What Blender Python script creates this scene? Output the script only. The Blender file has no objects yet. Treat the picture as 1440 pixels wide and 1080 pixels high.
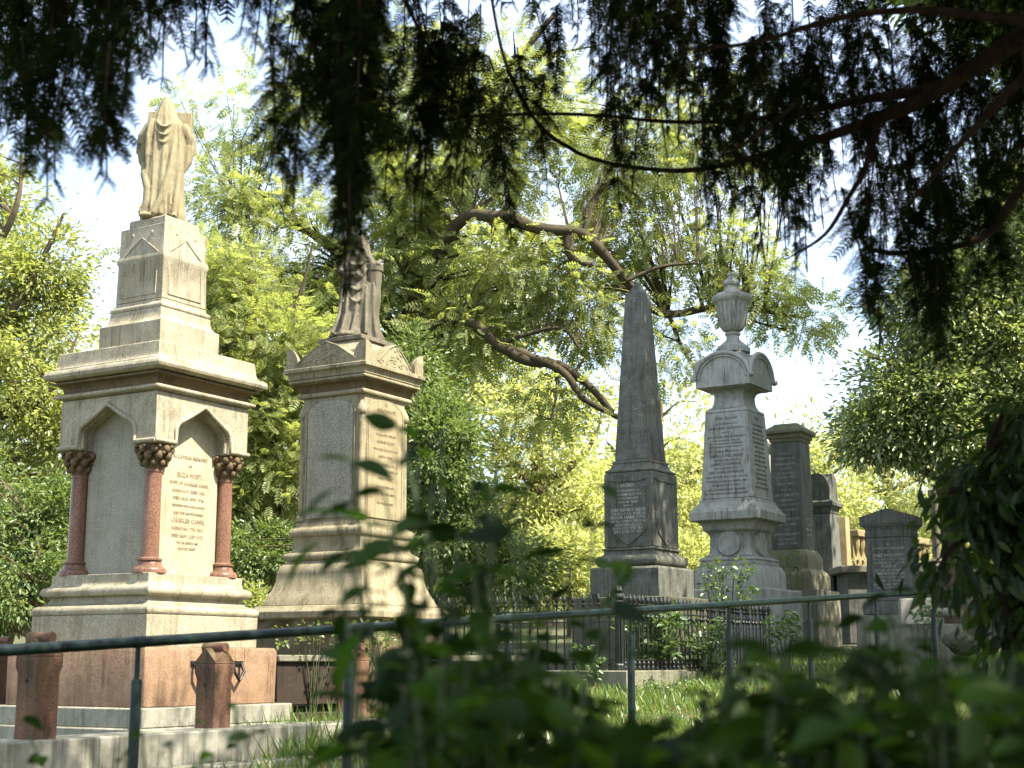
import bpy, bmesh, math, random
import numpy as np
from mathutils import Vector, Matrix, noise
random.seed(7); rng = np.random.default_rng(7)
S = bpy.context.scene
COL = S.collection
R = math.radians
# ------------------------------------------------------------------ camera model
F, PITCH, E = 2050.0, R(10.75), 1.5
CP, SP = math.cos(PITCH), math.sin(PITCH)
def depth(py, Y):
    return Y / (CP - (540 - py) / F * SP)
def at(px, py, Y):
    """point at world distance Y seen at photo pixel (px,py)"""
    s = depth(py, Y); v = (540 - py) / F
    return Vector(((px - 720) / F * s, Y, E + (SP + v * CP) * s))
# rail frame / terrain
R0 = Vector((-1.83, 7.25)); RD = Vector((.6, .8)); RN = Vector((-.8, .6))
def sstep(x, a, b):
    t = np.clip((x - a) / (b - a), 0, 1); return t * t * (3 - 2 * t)
def ground(x, y):
    a = (x - R0.x) * .6 + (y - R0.y) * .8
    b = -(x - R0.x) * .8 + (y - R0.y) * .6
    a = np.clip(a, -9, 45)
    z = .57 + .06 * a + .02 * np.clip(b, 0, 30)
    z = z - .42 * sstep(-b, 1.3, 5.0)
    return z + .03 * np.sin(x * 1.7 + y * .6) * np.cos(y * 1.3 - x * .4)
# ------------------------------------------------------------------ scene helpers
def tag(o, label=None, cat=None, group=None, kind=None):
    if label: o['label'] = label
    if cat: o['category'] = cat
    if group: o['group'] = group
    if kind: o['kind'] = kind
    return o
def thing(name, label, cat, loc=(0, 0, 0), rz=0, group=None):
    o = bpy.data.objects.new(name, None); COL.objects.link(o)
    o.empty_display_size = .1
    o.location = loc; o.rotation_euler = (0, 0, rz)
    return tag(o, label, cat, group)
def dup(root, loc, rz, label=None):
    def cp(o, par):
        c = o.copy(); COL.objects.link(c); c.parent = par
        for ch in list(o.children): cp(ch, c)
        return c
    r = cp(root, None); r.location = loc; r.rotation_euler = (0, 0, rz)
    if label: r['label'] = label
    return r
class MB:
    def __init__(s): s.v = []; s.f = []
    def add(s, vs, fs, M=None):
        o = len(s.v)
        s.v += [tuple(M @ Vector(p)) if M else tuple(p) for p in vs]
        s.f += [tuple(i + o for i in f) for f in fs]
        return s
    def box(s, c, d, M=None, rz=0):
        x, y, z = d[0] / 2, d[1] / 2, d[2] / 2
        vs = [(-x, -y, -z), (x, -y, -z), (x, y, -z), (-x, y, -z), (-x, -y, z), (x, -y, z), (x, y, z), (-x, y, z)]
        T = Matrix.Translation(c) @ Matrix.Rotation(rz, 4, 'Z')
        if M: T = M @ T
        return s.add(vs, [(0, 3, 2, 1), (4, 5, 6, 7), (0, 1, 5, 4), (1, 2, 6, 5), (2, 3, 7, 6), (3, 0, 4, 7)], T)
    def loft(s, loops, cap=True, M=None, closed=True):
        n = len(loops[0]); vs = [p for l in loops for p in l]; fs = []
        for i in range(len(loops) - 1):
            for j in range(n if closed else n - 1):
                k = (j + 1) % n
                fs.append((i * n + j, i * n + k, (i + 1) * n + k, (i + 1) * n + j))
        if cap: fs.append(tuple(range(n))[::-1]); fs.append(tuple(range((len(loops) - 1) * n, len(loops) * n)))
        return s.add(vs, fs, M)
    def sq(s, prof, ky=1.0, ch=0.0, M=None):
        loops = []
        for h, z in prof:
            g = h * ky
            if ch: loops.append([(-h + ch, -g, z), (h - ch, -g, z), (h, -g + ch, z), (h, g - ch, z), (h - ch, g, z), (-h + ch, g, z), (-h, g - ch, z), (-h, -g + ch, z)])
            else: loops.append([(-h, -g, z), (h, -g, z), (h, g, z), (-h, g, z)])
        return s.loft(loops, True, M)
    def lathe(s, prof, n=24, M=None, flute=0, amp=0):
        loops = []
        for r, z in prof:
            l = []
            for j in range(n):
                a = 2 * math.pi * j / n
                l.append((r * math.cos(a), r * math.sin(a), z))
            loops.append(l)
        return s.loft(loops, True, M)
    def prism(s, poly, d0, d1, M=None):
        """poly in local XZ, extruded along Y from d0 to d1"""
        n = len(poly)
        vs = [(x, d0, z) for x, z in poly] + [(x, d1, z) for x, z in poly]
        fs = [tuple(range(n)), tuple(range(n, 2 * n))[::-1]] + [(i, (i + 1) % n + 0, (i + 1) % n + n, i + n) for i in range(n)]
        return s.add(vs, fs, M)
    def tube(s, pts, rad, n=8, M=None, cap=True):
        pts = [Vector(p) for p in pts]
        if not hasattr(rad, '__len__'): rad = [rad] * len(pts)
        loops = []; up = Vector((0, 0, 1)); pu = None
        for i, p in enumerate(pts):
            t = (pts[min(i + 1, len(pts) - 1)] - pts[max(i - 1, 0)]).normalized()
            u = pu if pu is not None else (up if abs(t.z) < .9 else Vector((1, 0, 0)))
            a = (u - t * u.dot(t)).normalized(); pu = a; b = t.cross(a)
            loops.append([p + (a * math.cos(2 * math.pi * j / n) + b * math.sin(2 * math.pi * j / n)) * rad[i] for j in range(n)])
        return s.loft(loops, cap, M)
    def ball(s, c, r, n=10, m=6, M=None):
        if not hasattr(r, '__len__'): r = (r, r, r)
        loops = []
        for i in range(1, m):
            a = math.pi * i / m
            loops.append([(c[0] + r[0] * math.sin(a) * math.cos(2 * math.pi * j / n), c[1] + r[1] * math.sin(a) * math.sin(2 * math.pi * j / n), c[2] - r[2] * math.cos(a)) for j in range(n)])
        return s.loft(loops, True, M)
    def build(s, name, mat, parent=None, bevel=0.0, smooth=32, loc=None, seg=2):
        me = bpy.data.meshes.new(name); me.from_pydata(s.v, [], s.f)
        bm = bmesh.new(); bm.from_mesh(me); bmesh.ops.recalc_face_normals(bm, faces=bm.faces); bm.to_mesh(me); bm.free()
        if smooth:
            me.polygons.foreach_set('use_smooth', [True] * len(me.polygons)); me.set_sharp_from_angle(angle=R(smooth))
        me.materials.append(mat); me.update()
        o = bpy.data.objects.new(name, me); COL.objects.link(o)
        if parent: o.parent = parent
        if loc: o.location = loc
        if bevel:
            b = o.modifiers.new('bevel', 'BEVEL'); b.width = bevel; b.segments = seg; b.limit_method = 'ANGLE'; b.angle_limit = R(35); b.harden_normals = False
        return o
def np_mesh(name, V, Q, mat, parent=None, smooth=False):
    me = bpy.data.meshes.new(name); nv, nf = len(V), len(Q)
    me.vertices.add(nv); me.vertices.foreach_set('co', np.asarray(V, np.float32).ravel())
    me.loops.add(nf * 4); me.loops.foreach_set('vertex_index', np.asarray(Q, np.int32).ravel())
    me.polygons.add(nf); me.polygons.foreach_set('loop_start', np.arange(0, nf * 4, 4, dtype=np.int32))
    me.polygons.foreach_set('loop_total', np.full(nf, 4, np.int32))
    if smooth: me.polygons.foreach_set('use_smooth', np.ones(nf, bool))
    me.update(calc_edges=True); me.validate()
    me.materials.append(mat)
    o = bpy.data.objects.new(name, me); COL.objects.link(o)
    if parent: o.parent = parent
    return o
class Prof:
    """moulding profile in (half width, z)"""
    def __init__(s, conv): s.c = conv; s.p = []
    def l(s, *a): s.p.append(s.c(*a)); return s
    def torus(s, W, y0, y1, Win, n=6):
        h0, z0 = s.c(Win, y0); h1, z1 = s.c(Win, y1); hm, _ = s.c(W, (y0 + y1) / 2)
        for i in range(n + 1):
            t = math.pi * i / n
            s.p.append((h0 + (hm - h0) * math.sin(t), z0 + (z1 - z0) * (1 - math.cos(t)) / 2))
        return s
    def qa(s, W, y, n=5):   # starts moving sideways, ends moving vertically
        h0, z0 = s.p[-1]; h1, z1 = s.c(W, y)
        for i in range(1, n + 1):
            t = math.pi / 2 * i / n; s.p.append((h0 + (h1 - h0) * math.sin(t), z0 + (z1 - z0) * (1 - math.cos(t))))
        return s
    def qb(s, W, y, n=5):   # starts vertically, ends sideways
        h0, z0 = s.p[-1]; h1, z1 = s.c(W, y)
        for i in range(1, n + 1):
            t = math.pi / 2 * i / n; s.p.append((h0 + (h1 - h0) * (1 - math.cos(t)), z0 + (z1 - z0) * math.sin(t)))
        return s
class Mon:
    """converts silhouette widths / heights read off the photo into metres about the monument's own axis"""
    def __init__(s, px, py, Y, alpha, zb=None):
        p = at(px, py, Y); s.x, s.y, s.Y = p.x, Y, Y
        s.k = 2 * (math.cos(R(alpha)) + math.sin(R(alpha)))
        s.zb = float(ground(s.x, s.y)) - .03 if zb is None else zb
    def z(s, py): return at(720, py, s.Y).z - s.zb
    def h(s, W, py): return W * depth(py, s.Y) / F / s.k
    def c(s, W, py): return (s.h(W, py), s.z(py))
    def prof(s): return Prof(s.c)
    def m(s, px, py): return px * depth(py, s.Y) / F
def faceM(face, hb, zb, ht, zt, eps=.002):
    """matrix putting a text plane on the left (-Y) or right (+X) face of a square pier with batter"""
    if face == 'L':
        o = Vector((0, -hb - eps, zb)); up = Vector((0, hb - ht, zt - zb)).normalized(); rt = Vector((1, 0, 0))
    else:
        o = Vector((hb + eps, 0, zb)); up = Vector((-(hb - ht), 0, zt - zb)).normalized(); rt = Vector((0, 1, 0))
    nz = rt.cross(up)
    M = Matrix((rt, up, nz)).transposed().to_4x4(); M.translation = o
    return M, (zt - zb)
def inscription(parent, M, lines, mat, depthm=.0015, name='inscription'):
    """lines: (text, height above plane origin, cap size, max width)"""
    mb = MB()
    for txt, y, size, mw in lines:
        cu = bpy.data.curves.new('line', 'FONT'); cu.body = txt; cu.size = size / .7; cu.align_x = 'CENTER'; cu.extrude = depthm; cu.resolution_u = 1; cu.offset = size * .018
        ob = bpy.data.objects.new('line', cu); COL.objects.link(ob)
        dg = bpy.context.evaluated_depsgraph_get(); me = bpy.data.meshes.new_from_object(ob.evaluated_get(dg))
        vs = [v.co.copy() for v in me.vertices]; fs = [tuple(p.vertices) for p in me.polygons]
        bpy.data.objects.remove(ob); bpy.data.curves.remove(cu); bpy.data.meshes.remove(me)
        if not vs: continue
        w = max(v.x for v in vs) - min(v.x for v in vs); k = min(1, mw / w)
        mb.add([(v.x * k, v.y + y, v.z) for v in vs], fs, M)
    o = mb.build(name, mat, parent, smooth=0)
    return o
# ------------------------------------------------------------------ materials
def nt(name):
    m = bpy.data.materials.new(name); m.use_nodes = True; t = m.node_tree; t.nodes.clear(); return m, t
def N(t, typ, **k):
    n = t.nodes.new(typ)
    for a, b in k.items():
        if a.startswith('i_'): n.inputs[a[2:].replace('_', ' ')].default_value = b
        else: setattr(n, a, b)
    return n
def ramp(t, src, stops):
    r = t.nodes.new('ShaderNodeValToRGB'); e = r.color_ramp.elements
    while len(e) > 1: e.remove(e[-1])
    e[0].position = stops[0][0]; e[0].color = (*stops[0][1], 1) if len(stops[0][1]) == 3 else stops[0][1]
    for p, c in stops[1:]:
        x = e.new(p); x.color = (*c, 1)
    t.links.new(src, r.inputs[0]); return r.outputs[0]
def mixc(t, fac, a, b, mode='MIX'):
    m = t.nodes.new('ShaderNodeMix'); m.data_type = 'RGBA'; m.blend_type = mode
    for s, val in ((m.inputs[0], fac), (m.inputs[6], a), (m.inputs[7], b)):
        if hasattr(val, 'is_linked') or isinstance(val, bpy.types.NodeSocket): t.links.new(val, s)
        elif isinstance(val, (int, float)): s.default_value = val
        else: s.default_value = (*val, 1)
    return m.outputs[2]
def G(v): return (v, v, v)
def stone(name, base, alt, dark, speck=.35, sscale=170, stain=.5, streak=.4, lichen=0.0, lcol=(.5, .5, .42), rough=.85, moss=0.0, bump=.25, ledge=.55):
    m, t = nt(name); L = t.links.new
    tc = N(t, 'ShaderNodeTexCoord').outputs['Object']
    n1 = N(t, 'ShaderNodeTexNoise', i_Scale=3.1, i_Detail=6.0, i_Roughness=.65); L(tc, n1.inputs['Vector'])
    col = mixc(t, ramp(t, n1.outputs[0], [(.35, G(0)), (.68, G(1))]), base, alt)
    # grains of the granite / sandstone
    n2 = N(t, 'ShaderNodeTexNoise', i_Scale=float(sscale), i_Detail=2.0, i_Roughness=.8); L(tc, n2.inputs['Vector'])
    g = ramp(t, n2.outputs[0], [(.34, G(1 - speck)), (.5, G(1)), (.66, G(1 + speck * .7))])
    col = mixc(t, 1.0, col, g, 'MULTIPLY')
    # run-off streaks
    mp = N(t, 'ShaderNodeMapping'); mp.inputs['Scale'].default_value = (14, 14, 1.3); L(tc, mp.inputs[0])
    n3 = N(t, 'ShaderNodeTexNoise', i_Scale=1.0, i_Detail=5.0, i_Roughness=.6); L(mp.outputs[0], n3.inputs['Vector'])
    col = mixc(t, ramp(t, n3.outputs[0], [(.5, G(0)), (.75, G(streak))]), col, dark)
    n4 = N(t, 'ShaderNodeTexNoise', i_Scale=7.0, i_Detail=8.0, i_Roughness=.7); L(tc, n4.inputs['Vector'])
    col = mixc(t, ramp(t, n4.outputs[0], [(.5, G(0)), (.72, G(stain))]), col, dark)
    mp2 = N(t, 'ShaderNodeMapping'); mp2.inputs['Scale'].default_value = (38, 38, 1.1); L(tc, mp2.inputs[0])
    n7 = N(t, 'ShaderNodeTexNoise', i_Scale=1.0, i_Detail=4.0, i_Roughness=.6); L(mp2.outputs[0], n7.inputs['Vector'])
    s7 = mixc(t, 1.0, ramp(t, n7.outputs[0], [(.52, G(0)), (.66, G(min(1, streak * 1.5)))]), ramp(t, n1.outputs[0], [(.42, G(0)), (.6, G(1))]), 'MULTIPLY')
    col = mixc(t, s7, col, tuple(q * .8 for q in dark))
    if ledge:
        ge = N(t, 'ShaderNodeNewGeometry'); sx = N(t, 'ShaderNodeSeparateXYZ'); L(ge.outputs['Normal'], sx.inputs[0])
        mk = mixc(t, 1.0, ramp(t, sx.outputs[2], [(.55, G(0)), (.85, G(1))]), ramp(t, n4.outputs[0], [(.38, G(0)), (.56, G(ledge))]), 'MULTIPLY')
        col = mixc(t, mk, col, (.075, .075, .03))
    if moss:
        n6 = N(t, 'ShaderNodeTexNoise', i_Scale=4.3, i_Detail=7.0, i_Roughness=.7); L(tc, n6.inputs['Vector'])
        col = mixc(t, ramp(t, n6.outputs[0], [(.48, G(0)), (.65, G(moss))]), col, (.10, .12, .03))
    if lichen:
        vo = N(t, 'ShaderNodeTexVoronoi', i_Scale=46.0, i_Randomness=1.0); L(tc, vo.inputs['Vector'])
        n5 = N(t, 'ShaderNodeTexNoise', i_Scale=5.0, i_Detail=3.0); L(tc, n5.inputs['Vector'])
        a = ramp(t, vo.outputs['Distance'], [(.16, G(1)), (.26, G(0))]); b = ramp(t, n5.outputs[0], [(.46, G(0)), (.6, G(lichen))])
        col = mixc(t, mixc(t, 1.0, a, b, 'MULTIPLY'), col, lcol)
    p = N(t, 'ShaderNodeBsdfPrincipled', i_Roughness=rough); L(col, p.inputs['Base Color'])
    p.inputs['Specular IOR Level'].default_value = .3
    bp = N(t, 'ShaderNodeBump', i_Strength=bump, i_Distance=.004); L(n2.outputs[0], bp.inputs['Height'])
    bp2 = N(t, 'ShaderNodeBump', i_Strength=.35, i_Distance=.02); L(n4.outputs[0], bp2.inputs['Height']); L(bp.outputs[0], bp2.inputs['Normal'])
    L(bp2.outputs[0], p.inputs['Normal'])
    L(p.outputs[0], N(t, 'ShaderNodeOutputMaterial').inputs[0]); return m
def plain(name, c, rough=.6, metal=0.0, var=.25, scale=20, spec=.5, dirt=None):
    m, t = nt(name); L = t.links.new
    tc = N(t, 'ShaderNodeTexCoord').outputs['Object']
    n1 = N(t, 'ShaderNodeTexNoise', i_Scale=float(scale), i_Detail=5.0, i_Roughness=.65); L(tc, n1.inputs['Vector'])
    col = mixc(t, 1.0, c, ramp(t, n1.outputs[0], [(.3, G(1 - var)), (.7, G(1 + var))]), 'MULTIPLY')
    if dirt: col = mixc(t, ramp(t, n1.outputs[0], [(.55, G(0)), (.72, G(.8))]), col, dirt)
    p = N(t, 'ShaderNodeBsdfPrincipled', i_Roughness=rough, i_Metallic=metal); L(col, p.inputs['Base Color'])
    p.inputs['Specular IOR Level'].default_value = spec
    bp = N(t, 'ShaderNodeBump', i_Strength=.2, i_Distance=.003); L(n1.outputs[0], bp.inputs['Height']); L(bp.outputs[0], p.inputs['Normal'])
    L(p.outputs[0], N(t, 'ShaderNodeOutputMaterial').inputs[0]); return m
def leafm(name, stops, transl=.4, gloss=.06, rough=.4, tcol=None):
    """leaf: colour picked per leaf, light passes through"""
    m, t = nt(name); L = t.links.new
    ge = N(t, 'ShaderNodeNewGeometry')
    k = len(stops); col = ramp(t, ge.outputs['Random Per Island'], [(i / max(1, k - 1), c) for i, c in enumerate(stops)])
    d = N(t, 'ShaderNodeBsdfDiffuse'); L(col, d.inputs[0])
    tr = N(t, 'ShaderNodeBsdfTranslucent'); L(mixc(t, 1.0, col, tcol or (1.4, 1.4, .75), 'MULTIPLY'), tr.inputs[0])
    mx = N(t, 'ShaderNodeMixShader', i_Fac=transl); L(d.outputs[0], mx.inputs[1]); L(tr.outputs[0], mx.inputs[2])
    gl = N(t, 'ShaderNodeBsdfGlossy', i_Roughness=rough); gl.inputs[0].default_value = (1, 1, 1, 1)
    m2 = N(t, 'ShaderNodeMixShader', i_Fac=gloss); L(mx.outputs[0], m2.inputs[1]); L(gl.outputs[0], m2.inputs[2])
    L(m2.outputs[0], N(t, 'ShaderNodeOutputMaterial').inputs[0]); return m
M = {}
M['cream'] = stone('cream_granite', (.365, .325, .235), (.275, .24, .163), (.125, .10, .055), speck=.48, stain=.5, streak=.55, sscale=115, lichen=.3, lcol=(.42, .41, .33))
M['tablet'] = stone('pale_tablet', (0.385, 0.350, 0.250), (0.330, 0.290, 0.190), (0.220, 0.175, 0.085), speck=.16, stain=.4, streak=.3, sscale=120)
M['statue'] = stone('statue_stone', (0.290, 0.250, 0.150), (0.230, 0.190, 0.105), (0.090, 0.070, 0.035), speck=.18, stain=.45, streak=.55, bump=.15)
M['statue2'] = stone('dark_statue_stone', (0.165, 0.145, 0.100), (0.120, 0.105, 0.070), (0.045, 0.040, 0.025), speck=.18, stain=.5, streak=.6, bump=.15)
M['red'] = stone('red_granite', (.27, .168, .105), (.205, .12, .07), (.08, .05, .03), speck=.55, sscale=110, stain=.6, streak=.6, rough=.6, moss=.12)
M['redcol'] = stone('polished_red_granite', (.23, .122, .078), (.16, .078, .05), (.075, .04, .028), speck=.65, sscale=100, stain=.35, streak=.4, rough=.32, bump=.08)
M['redpost'] = stone('weathered_red_granite', (0.175, 0.088, 0.055), (0.120, 0.062, 0.040), (0.035, 0.025, 0.016), speck=.5, sscale=110, stain=.6, streak=.7, moss=.35)
M['capital'] = stone('brown_carved_stone', (.155, .105, .055), (.10, .068, .036), (.035, .022, .012), speck=.3, stain=.5, streak=.2)
M['grey2'] = stone('buff_granite', (.305, .262, .165), (.245, .21, .13), (.085, .068, .032), speck=.42, sscale=120, stain=.5, streak=.6, lichen=.35)
M['bedbrown'] = stone('dark_brown_bed_stone', (.17, .12, .06), (.11, .078, .04), (.04, .03, .016), speck=.35, sscale=120, stain=.5, streak=.5, ledge=.2)  # darker brown stone for the coves under both cornices
M['tablet2'] = stone('tan_tablet', (.30, .255, .155), (.26, .215, .12), (.14, .105, .05), speck=.3, sscale=120, stain=.4, streak=.45)
M['panel2'] = stone('grey_granite_panel', (.315, .295, .225), (.265, .245, .185), (.13, .11, .07), speck=.55, sscale=105, stain=.3, streak=.25)
M['obelisk'] = stone('dark_weathered_stone', (.122, .122, .102), (.08, .08, .066), (.025, .025, .019), speck=.45, sscale=120, stain=.55, streak=.75, lichen=.9, lcol=(.36, .36, .28), moss=.12)
M['urn'] = stone('grey_stone', (.385, .38, .33), (.30, .295, .25), (.10, .095, .07), speck=.25, sscale=140, stain=.45, streak=.6, lichen=.2)
M['pillar'] = stone('dark_slate_stone', (.15, .152, .132), (.105, .107, .09), (.045, .044, .035), speck=.3, sscale=130, stain=.5, streak=.65, lichen=.6, lcol=(.34, .34, .27))
M['pillarbuff'] = stone('mossy_buff_stone', (0.215, 0.195, 0.125), (0.160, 0.150, 0.090), (0.065, 0.060, 0.035), speck=.25, stain=.5, streak=.45, moss=.5, lichen=.5)
M['buff'] = stone('ochre_sandstone', (.30, .23, .115), (.23, .175, .085), (.10, .075, .035), speck=.2, stain=.5, streak=.4)
M['kerb'] = stone('weathered_kerb_stone', (0.225, 0.210, 0.160), (0.175, 0.165, 0.120), (0.065, 0.060, 0.040), speck=.28, stain=.55, streak=.55, moss=.4, lichen=.4)
M['kerbdark'] = stone('dark_mossy_step', (.095, .09, .065), (.07, .068, .045), (.025, .024, .016), speck=.3, stain=.5, streak=.6, moss=.5, lichen=.5)
M['palekerb'] = stone('pale_kerb_stone', (0.320, 0.305, 0.250), (0.270, 0.255, 0.205), (0.100, 0.090, 0.060), speck=.25, stain=.55, streak=.5, moss=.25)
M['brown'] = stone('brown_stone_wall', (0.040, 0.027, 0.019), (0.029, 0.020, 0.014), (0.012, 0.009, 0.007), speck=.3, stain=.4, streak=.5, lichen=.35, lcol=(.16, .15, .12))
M['rubble'] = stone('rubble_core', (.17, .13, .08), (.12, .09, .055), (.03, .025, .015), speck=.3, stain=.8, streak=.2, moss=.3)
M['cut_dark'] = plain('cut_letter_grime', (.235, .19, .115), .9, var=.4, scale=14)
M['cut_grey'] = plain('cut_letter_grey', (.095, .09, .07), .9, var=.4, scale=14)
M['letter_pale'] = plain('worn_pale_lettering', (.31, .305, .25), .9, var=.6, scale=12)
M['carve_dark'] = plain('carved_line', (.03, .028, .022), .9)
M['rail'] = plain('dark_green_rail_paint', (.0045, .012, .0105), .36, var=.6, scale=18, dirt=(.016, .02, .014), spec=.25)
M['iron'] = plain('black_iron', (.012, .014, .013), .45, var=.5, scale=30, dirt=(.05, .032, .018))
M['bark'] = plain('grey_brown_bark', (.10, .075, .045), .95, var=.5, scale=9)
M['barkmoss'] = plain('mossy_bark', (.048, .036, .016), .95, var=.5, scale=7, dirt=(.06, .065, .015))
M['barkyew'] = plain('yew_bark', (.026, .016, .011), .95, var=.6, scale=16, spec=.1)
M['stem'] = plain('green_stem', (.05, .07, .025), .8)
M['lime'] = leafm('lime_leaf', [(0.22, 0.255, 0.085), (0.28, 0.31, 0.11), (0.35, 0.375, 0.15)], .56, .03)
M['ash'] = leafm('ash_leaf', [(0.19, 0.225, 0.075), (0.24, 0.28, 0.1), (0.31, 0.345, 0.145), (0.21, 0.25, 0.085), (0.27, 0.31, 0.12), (0.34, 0.32, 0.14)], .58, .02)
M['ivy'] = leafm('ivy_leaf', [(.09, .145, .042), (.135, .19, .058), (.19, .235, .085)], .45, .035)
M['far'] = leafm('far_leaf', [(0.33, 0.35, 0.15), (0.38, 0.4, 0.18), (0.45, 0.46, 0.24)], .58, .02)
M['holly'] = leafm('variegated_leaf', [(.14, .20, .06), (.19, .25, .075), (.25, .30, .11), (.45, .46, .26)], .36, .07, .3)
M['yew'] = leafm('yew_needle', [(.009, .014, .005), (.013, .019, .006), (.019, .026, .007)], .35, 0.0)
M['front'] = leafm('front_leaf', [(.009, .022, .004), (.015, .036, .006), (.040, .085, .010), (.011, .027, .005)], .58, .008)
M['laurel'] = leafm('laurel_leaf', [(.013, .03, .007), (.024, .05, .011), (.055, .09, .016)], .55, .015)
M['weed'] = leafm('weed_leaf', [(.07, .13, .035), (.10, .17, .05), (.14, .20, .08)], .35)
M['grass'] = leafm('grass_blade', [(.07, .15, .022), (.11, .19, .03), (.15, .21, .04), (.20, .20, .07)], .4)
M['dead'] = leafm('withered_leaf', [(.20, .12, .05), (.12, .07, .03), (.28, .2, .09)], .3)
# ------------------------------------------------------------------ setting: ground
def make_ground():
    xs = np.unique(np.concatenate([np.linspace(-160, -14, 22), np.linspace(-14, 18, 120), np.linspace(18, 160, 22)]))
    ys = np.unique(np.concatenate([np.linspace(-30, -2, 10), np.linspace(-2, 32, 130), np.linspace(32, 220, 26)]))
    X, Yg = np.meshgrid(xs, ys); Z = ground(X, Yg)
    Z = Z + rng.normal(0, .008, Z.shape)
    nx, ny = len(xs), len(ys)
    V = np.stack([X.ravel(), Yg.ravel(), Z.ravel()], 1)
    i = np.arange(nx * ny).reshape(ny, nx)
    Q = np.stack([i[:-1, :-1], i[:-1, 1:], i[1:, 1:], i[1:, :-1]], -1).reshape(-1, 4)
    m, t = nt('ground_soil_and_turf'); L = t.links.new
    tc = N(t, 'ShaderNodeTexCoord').outputs['Object']
    n1 = N(t, 'ShaderNodeTexNoise', i_Scale=.9, i_Detail=7.0, i_Roughness=.65); L(tc, n1.inputs['Vector'])
    n2 = N(t, 'ShaderNodeTexNoise', i_Scale=30.0, i_Detail=5.0, i_Roughness=.7); L(tc, n2.inputs['Vector'])
    c = mixc(t, ramp(t, n1.outputs[0], [(.38, G(0)), (.6, G(1))]), (.075, .06, .035), (.06, .085, .022))
    c = mixc(t, 1.0, c, ramp(t, n2.outputs[0], [(.3, G(.5)), (.7, G(1.5))]), 'MULTIPLY')
    p = N(t, 'ShaderNodeBsdfPrincipled', i_Roughness=.95); L(c, p.inputs['Base Color'])
    bp = N(t, 'ShaderNodeBump', i_Strength=.7, i_Distance=.03); L(n2.outputs[0], bp.inputs['Height']); L(bp.outputs[0], p.inputs['Normal'])
    L(p.outputs[0], N(t, 'ShaderNodeOutputMaterial').inputs[0])
    tag(np_mesh('ground', V, Q, m, smooth=True), kind='structure')
make_ground()
# ------------------------------------------------------------------ draped statues (voxel-fused so the figure is one surface)
def fuse(mb, voxel=.011, it=2):
    me = bpy.data.meshes.new('t'); me.from_pydata(mb.v, [], mb.f)
    bm = bmesh.new(); bm.from_mesh(me); bmesh.ops.recalc_face_normals(bm, faces=bm.faces); bm.to_mesh(me); bm.free()
    ob = bpy.data.objects.new('t', me); COL.objects.link(ob)
    r = ob.modifiers.new('r', 'REMESH'); r.mode = 'VOXEL'; r.voxel_size = voxel
    s = ob.modifiers.new('s', 'SMOOTH'); s.iterations = it; s.factor = .5
    dg = bpy.context.evaluated_depsgraph_get(); m2 = bpy.data.meshes.new_from_object(ob.evaluated_get(dg))
    bpy.data.objects.remove(ob)
    out = MB(); out.v = [tuple(v.co) for v in m2.vertices]; out.f = [tuple(p.vertices) for p in m2.polygons]
    bpy.data.meshes.remove(m2); return out
def interp(tab, z):
    zs = [r[0] for r in tab]
    return [float(np.interp(z, zs, [r[i] for r in tab])) for i in range(1, len(tab[0]))]
def drape(mb, tab, folds, n=120, m=64, M=None):
    """tab rows: z, rx, ry, cx, cy ; folds: list of (k, phase, amp0 at bottom, amp1 at top, twist)"""
    z0, z1 = tab[0][0], tab[-1][0]; loops = []
    for i in range(m):
        z = z0 + (z1 - z0) * i / (m - 1); rx, ry, cx, cy = interp(tab, z); u = i / (m - 1); l = []
        for j in range(n):
            a = 2 * math.pi * j / n; d = 0
            for k, ph, a0, a1, tw in folds:
                w = math.sin(k * a + ph + tw * u); d += (a0 + (a1 - a0) * u) * (1 - 2 * abs(w) ** .7)
            l.append(((rx * (1 + d)) * math.cos(a) + cx, (ry * (1 + d)) * math.sin(a) + cy, z))
        loops.append(l)
    return mb.loft(loops, True, M)
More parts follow.
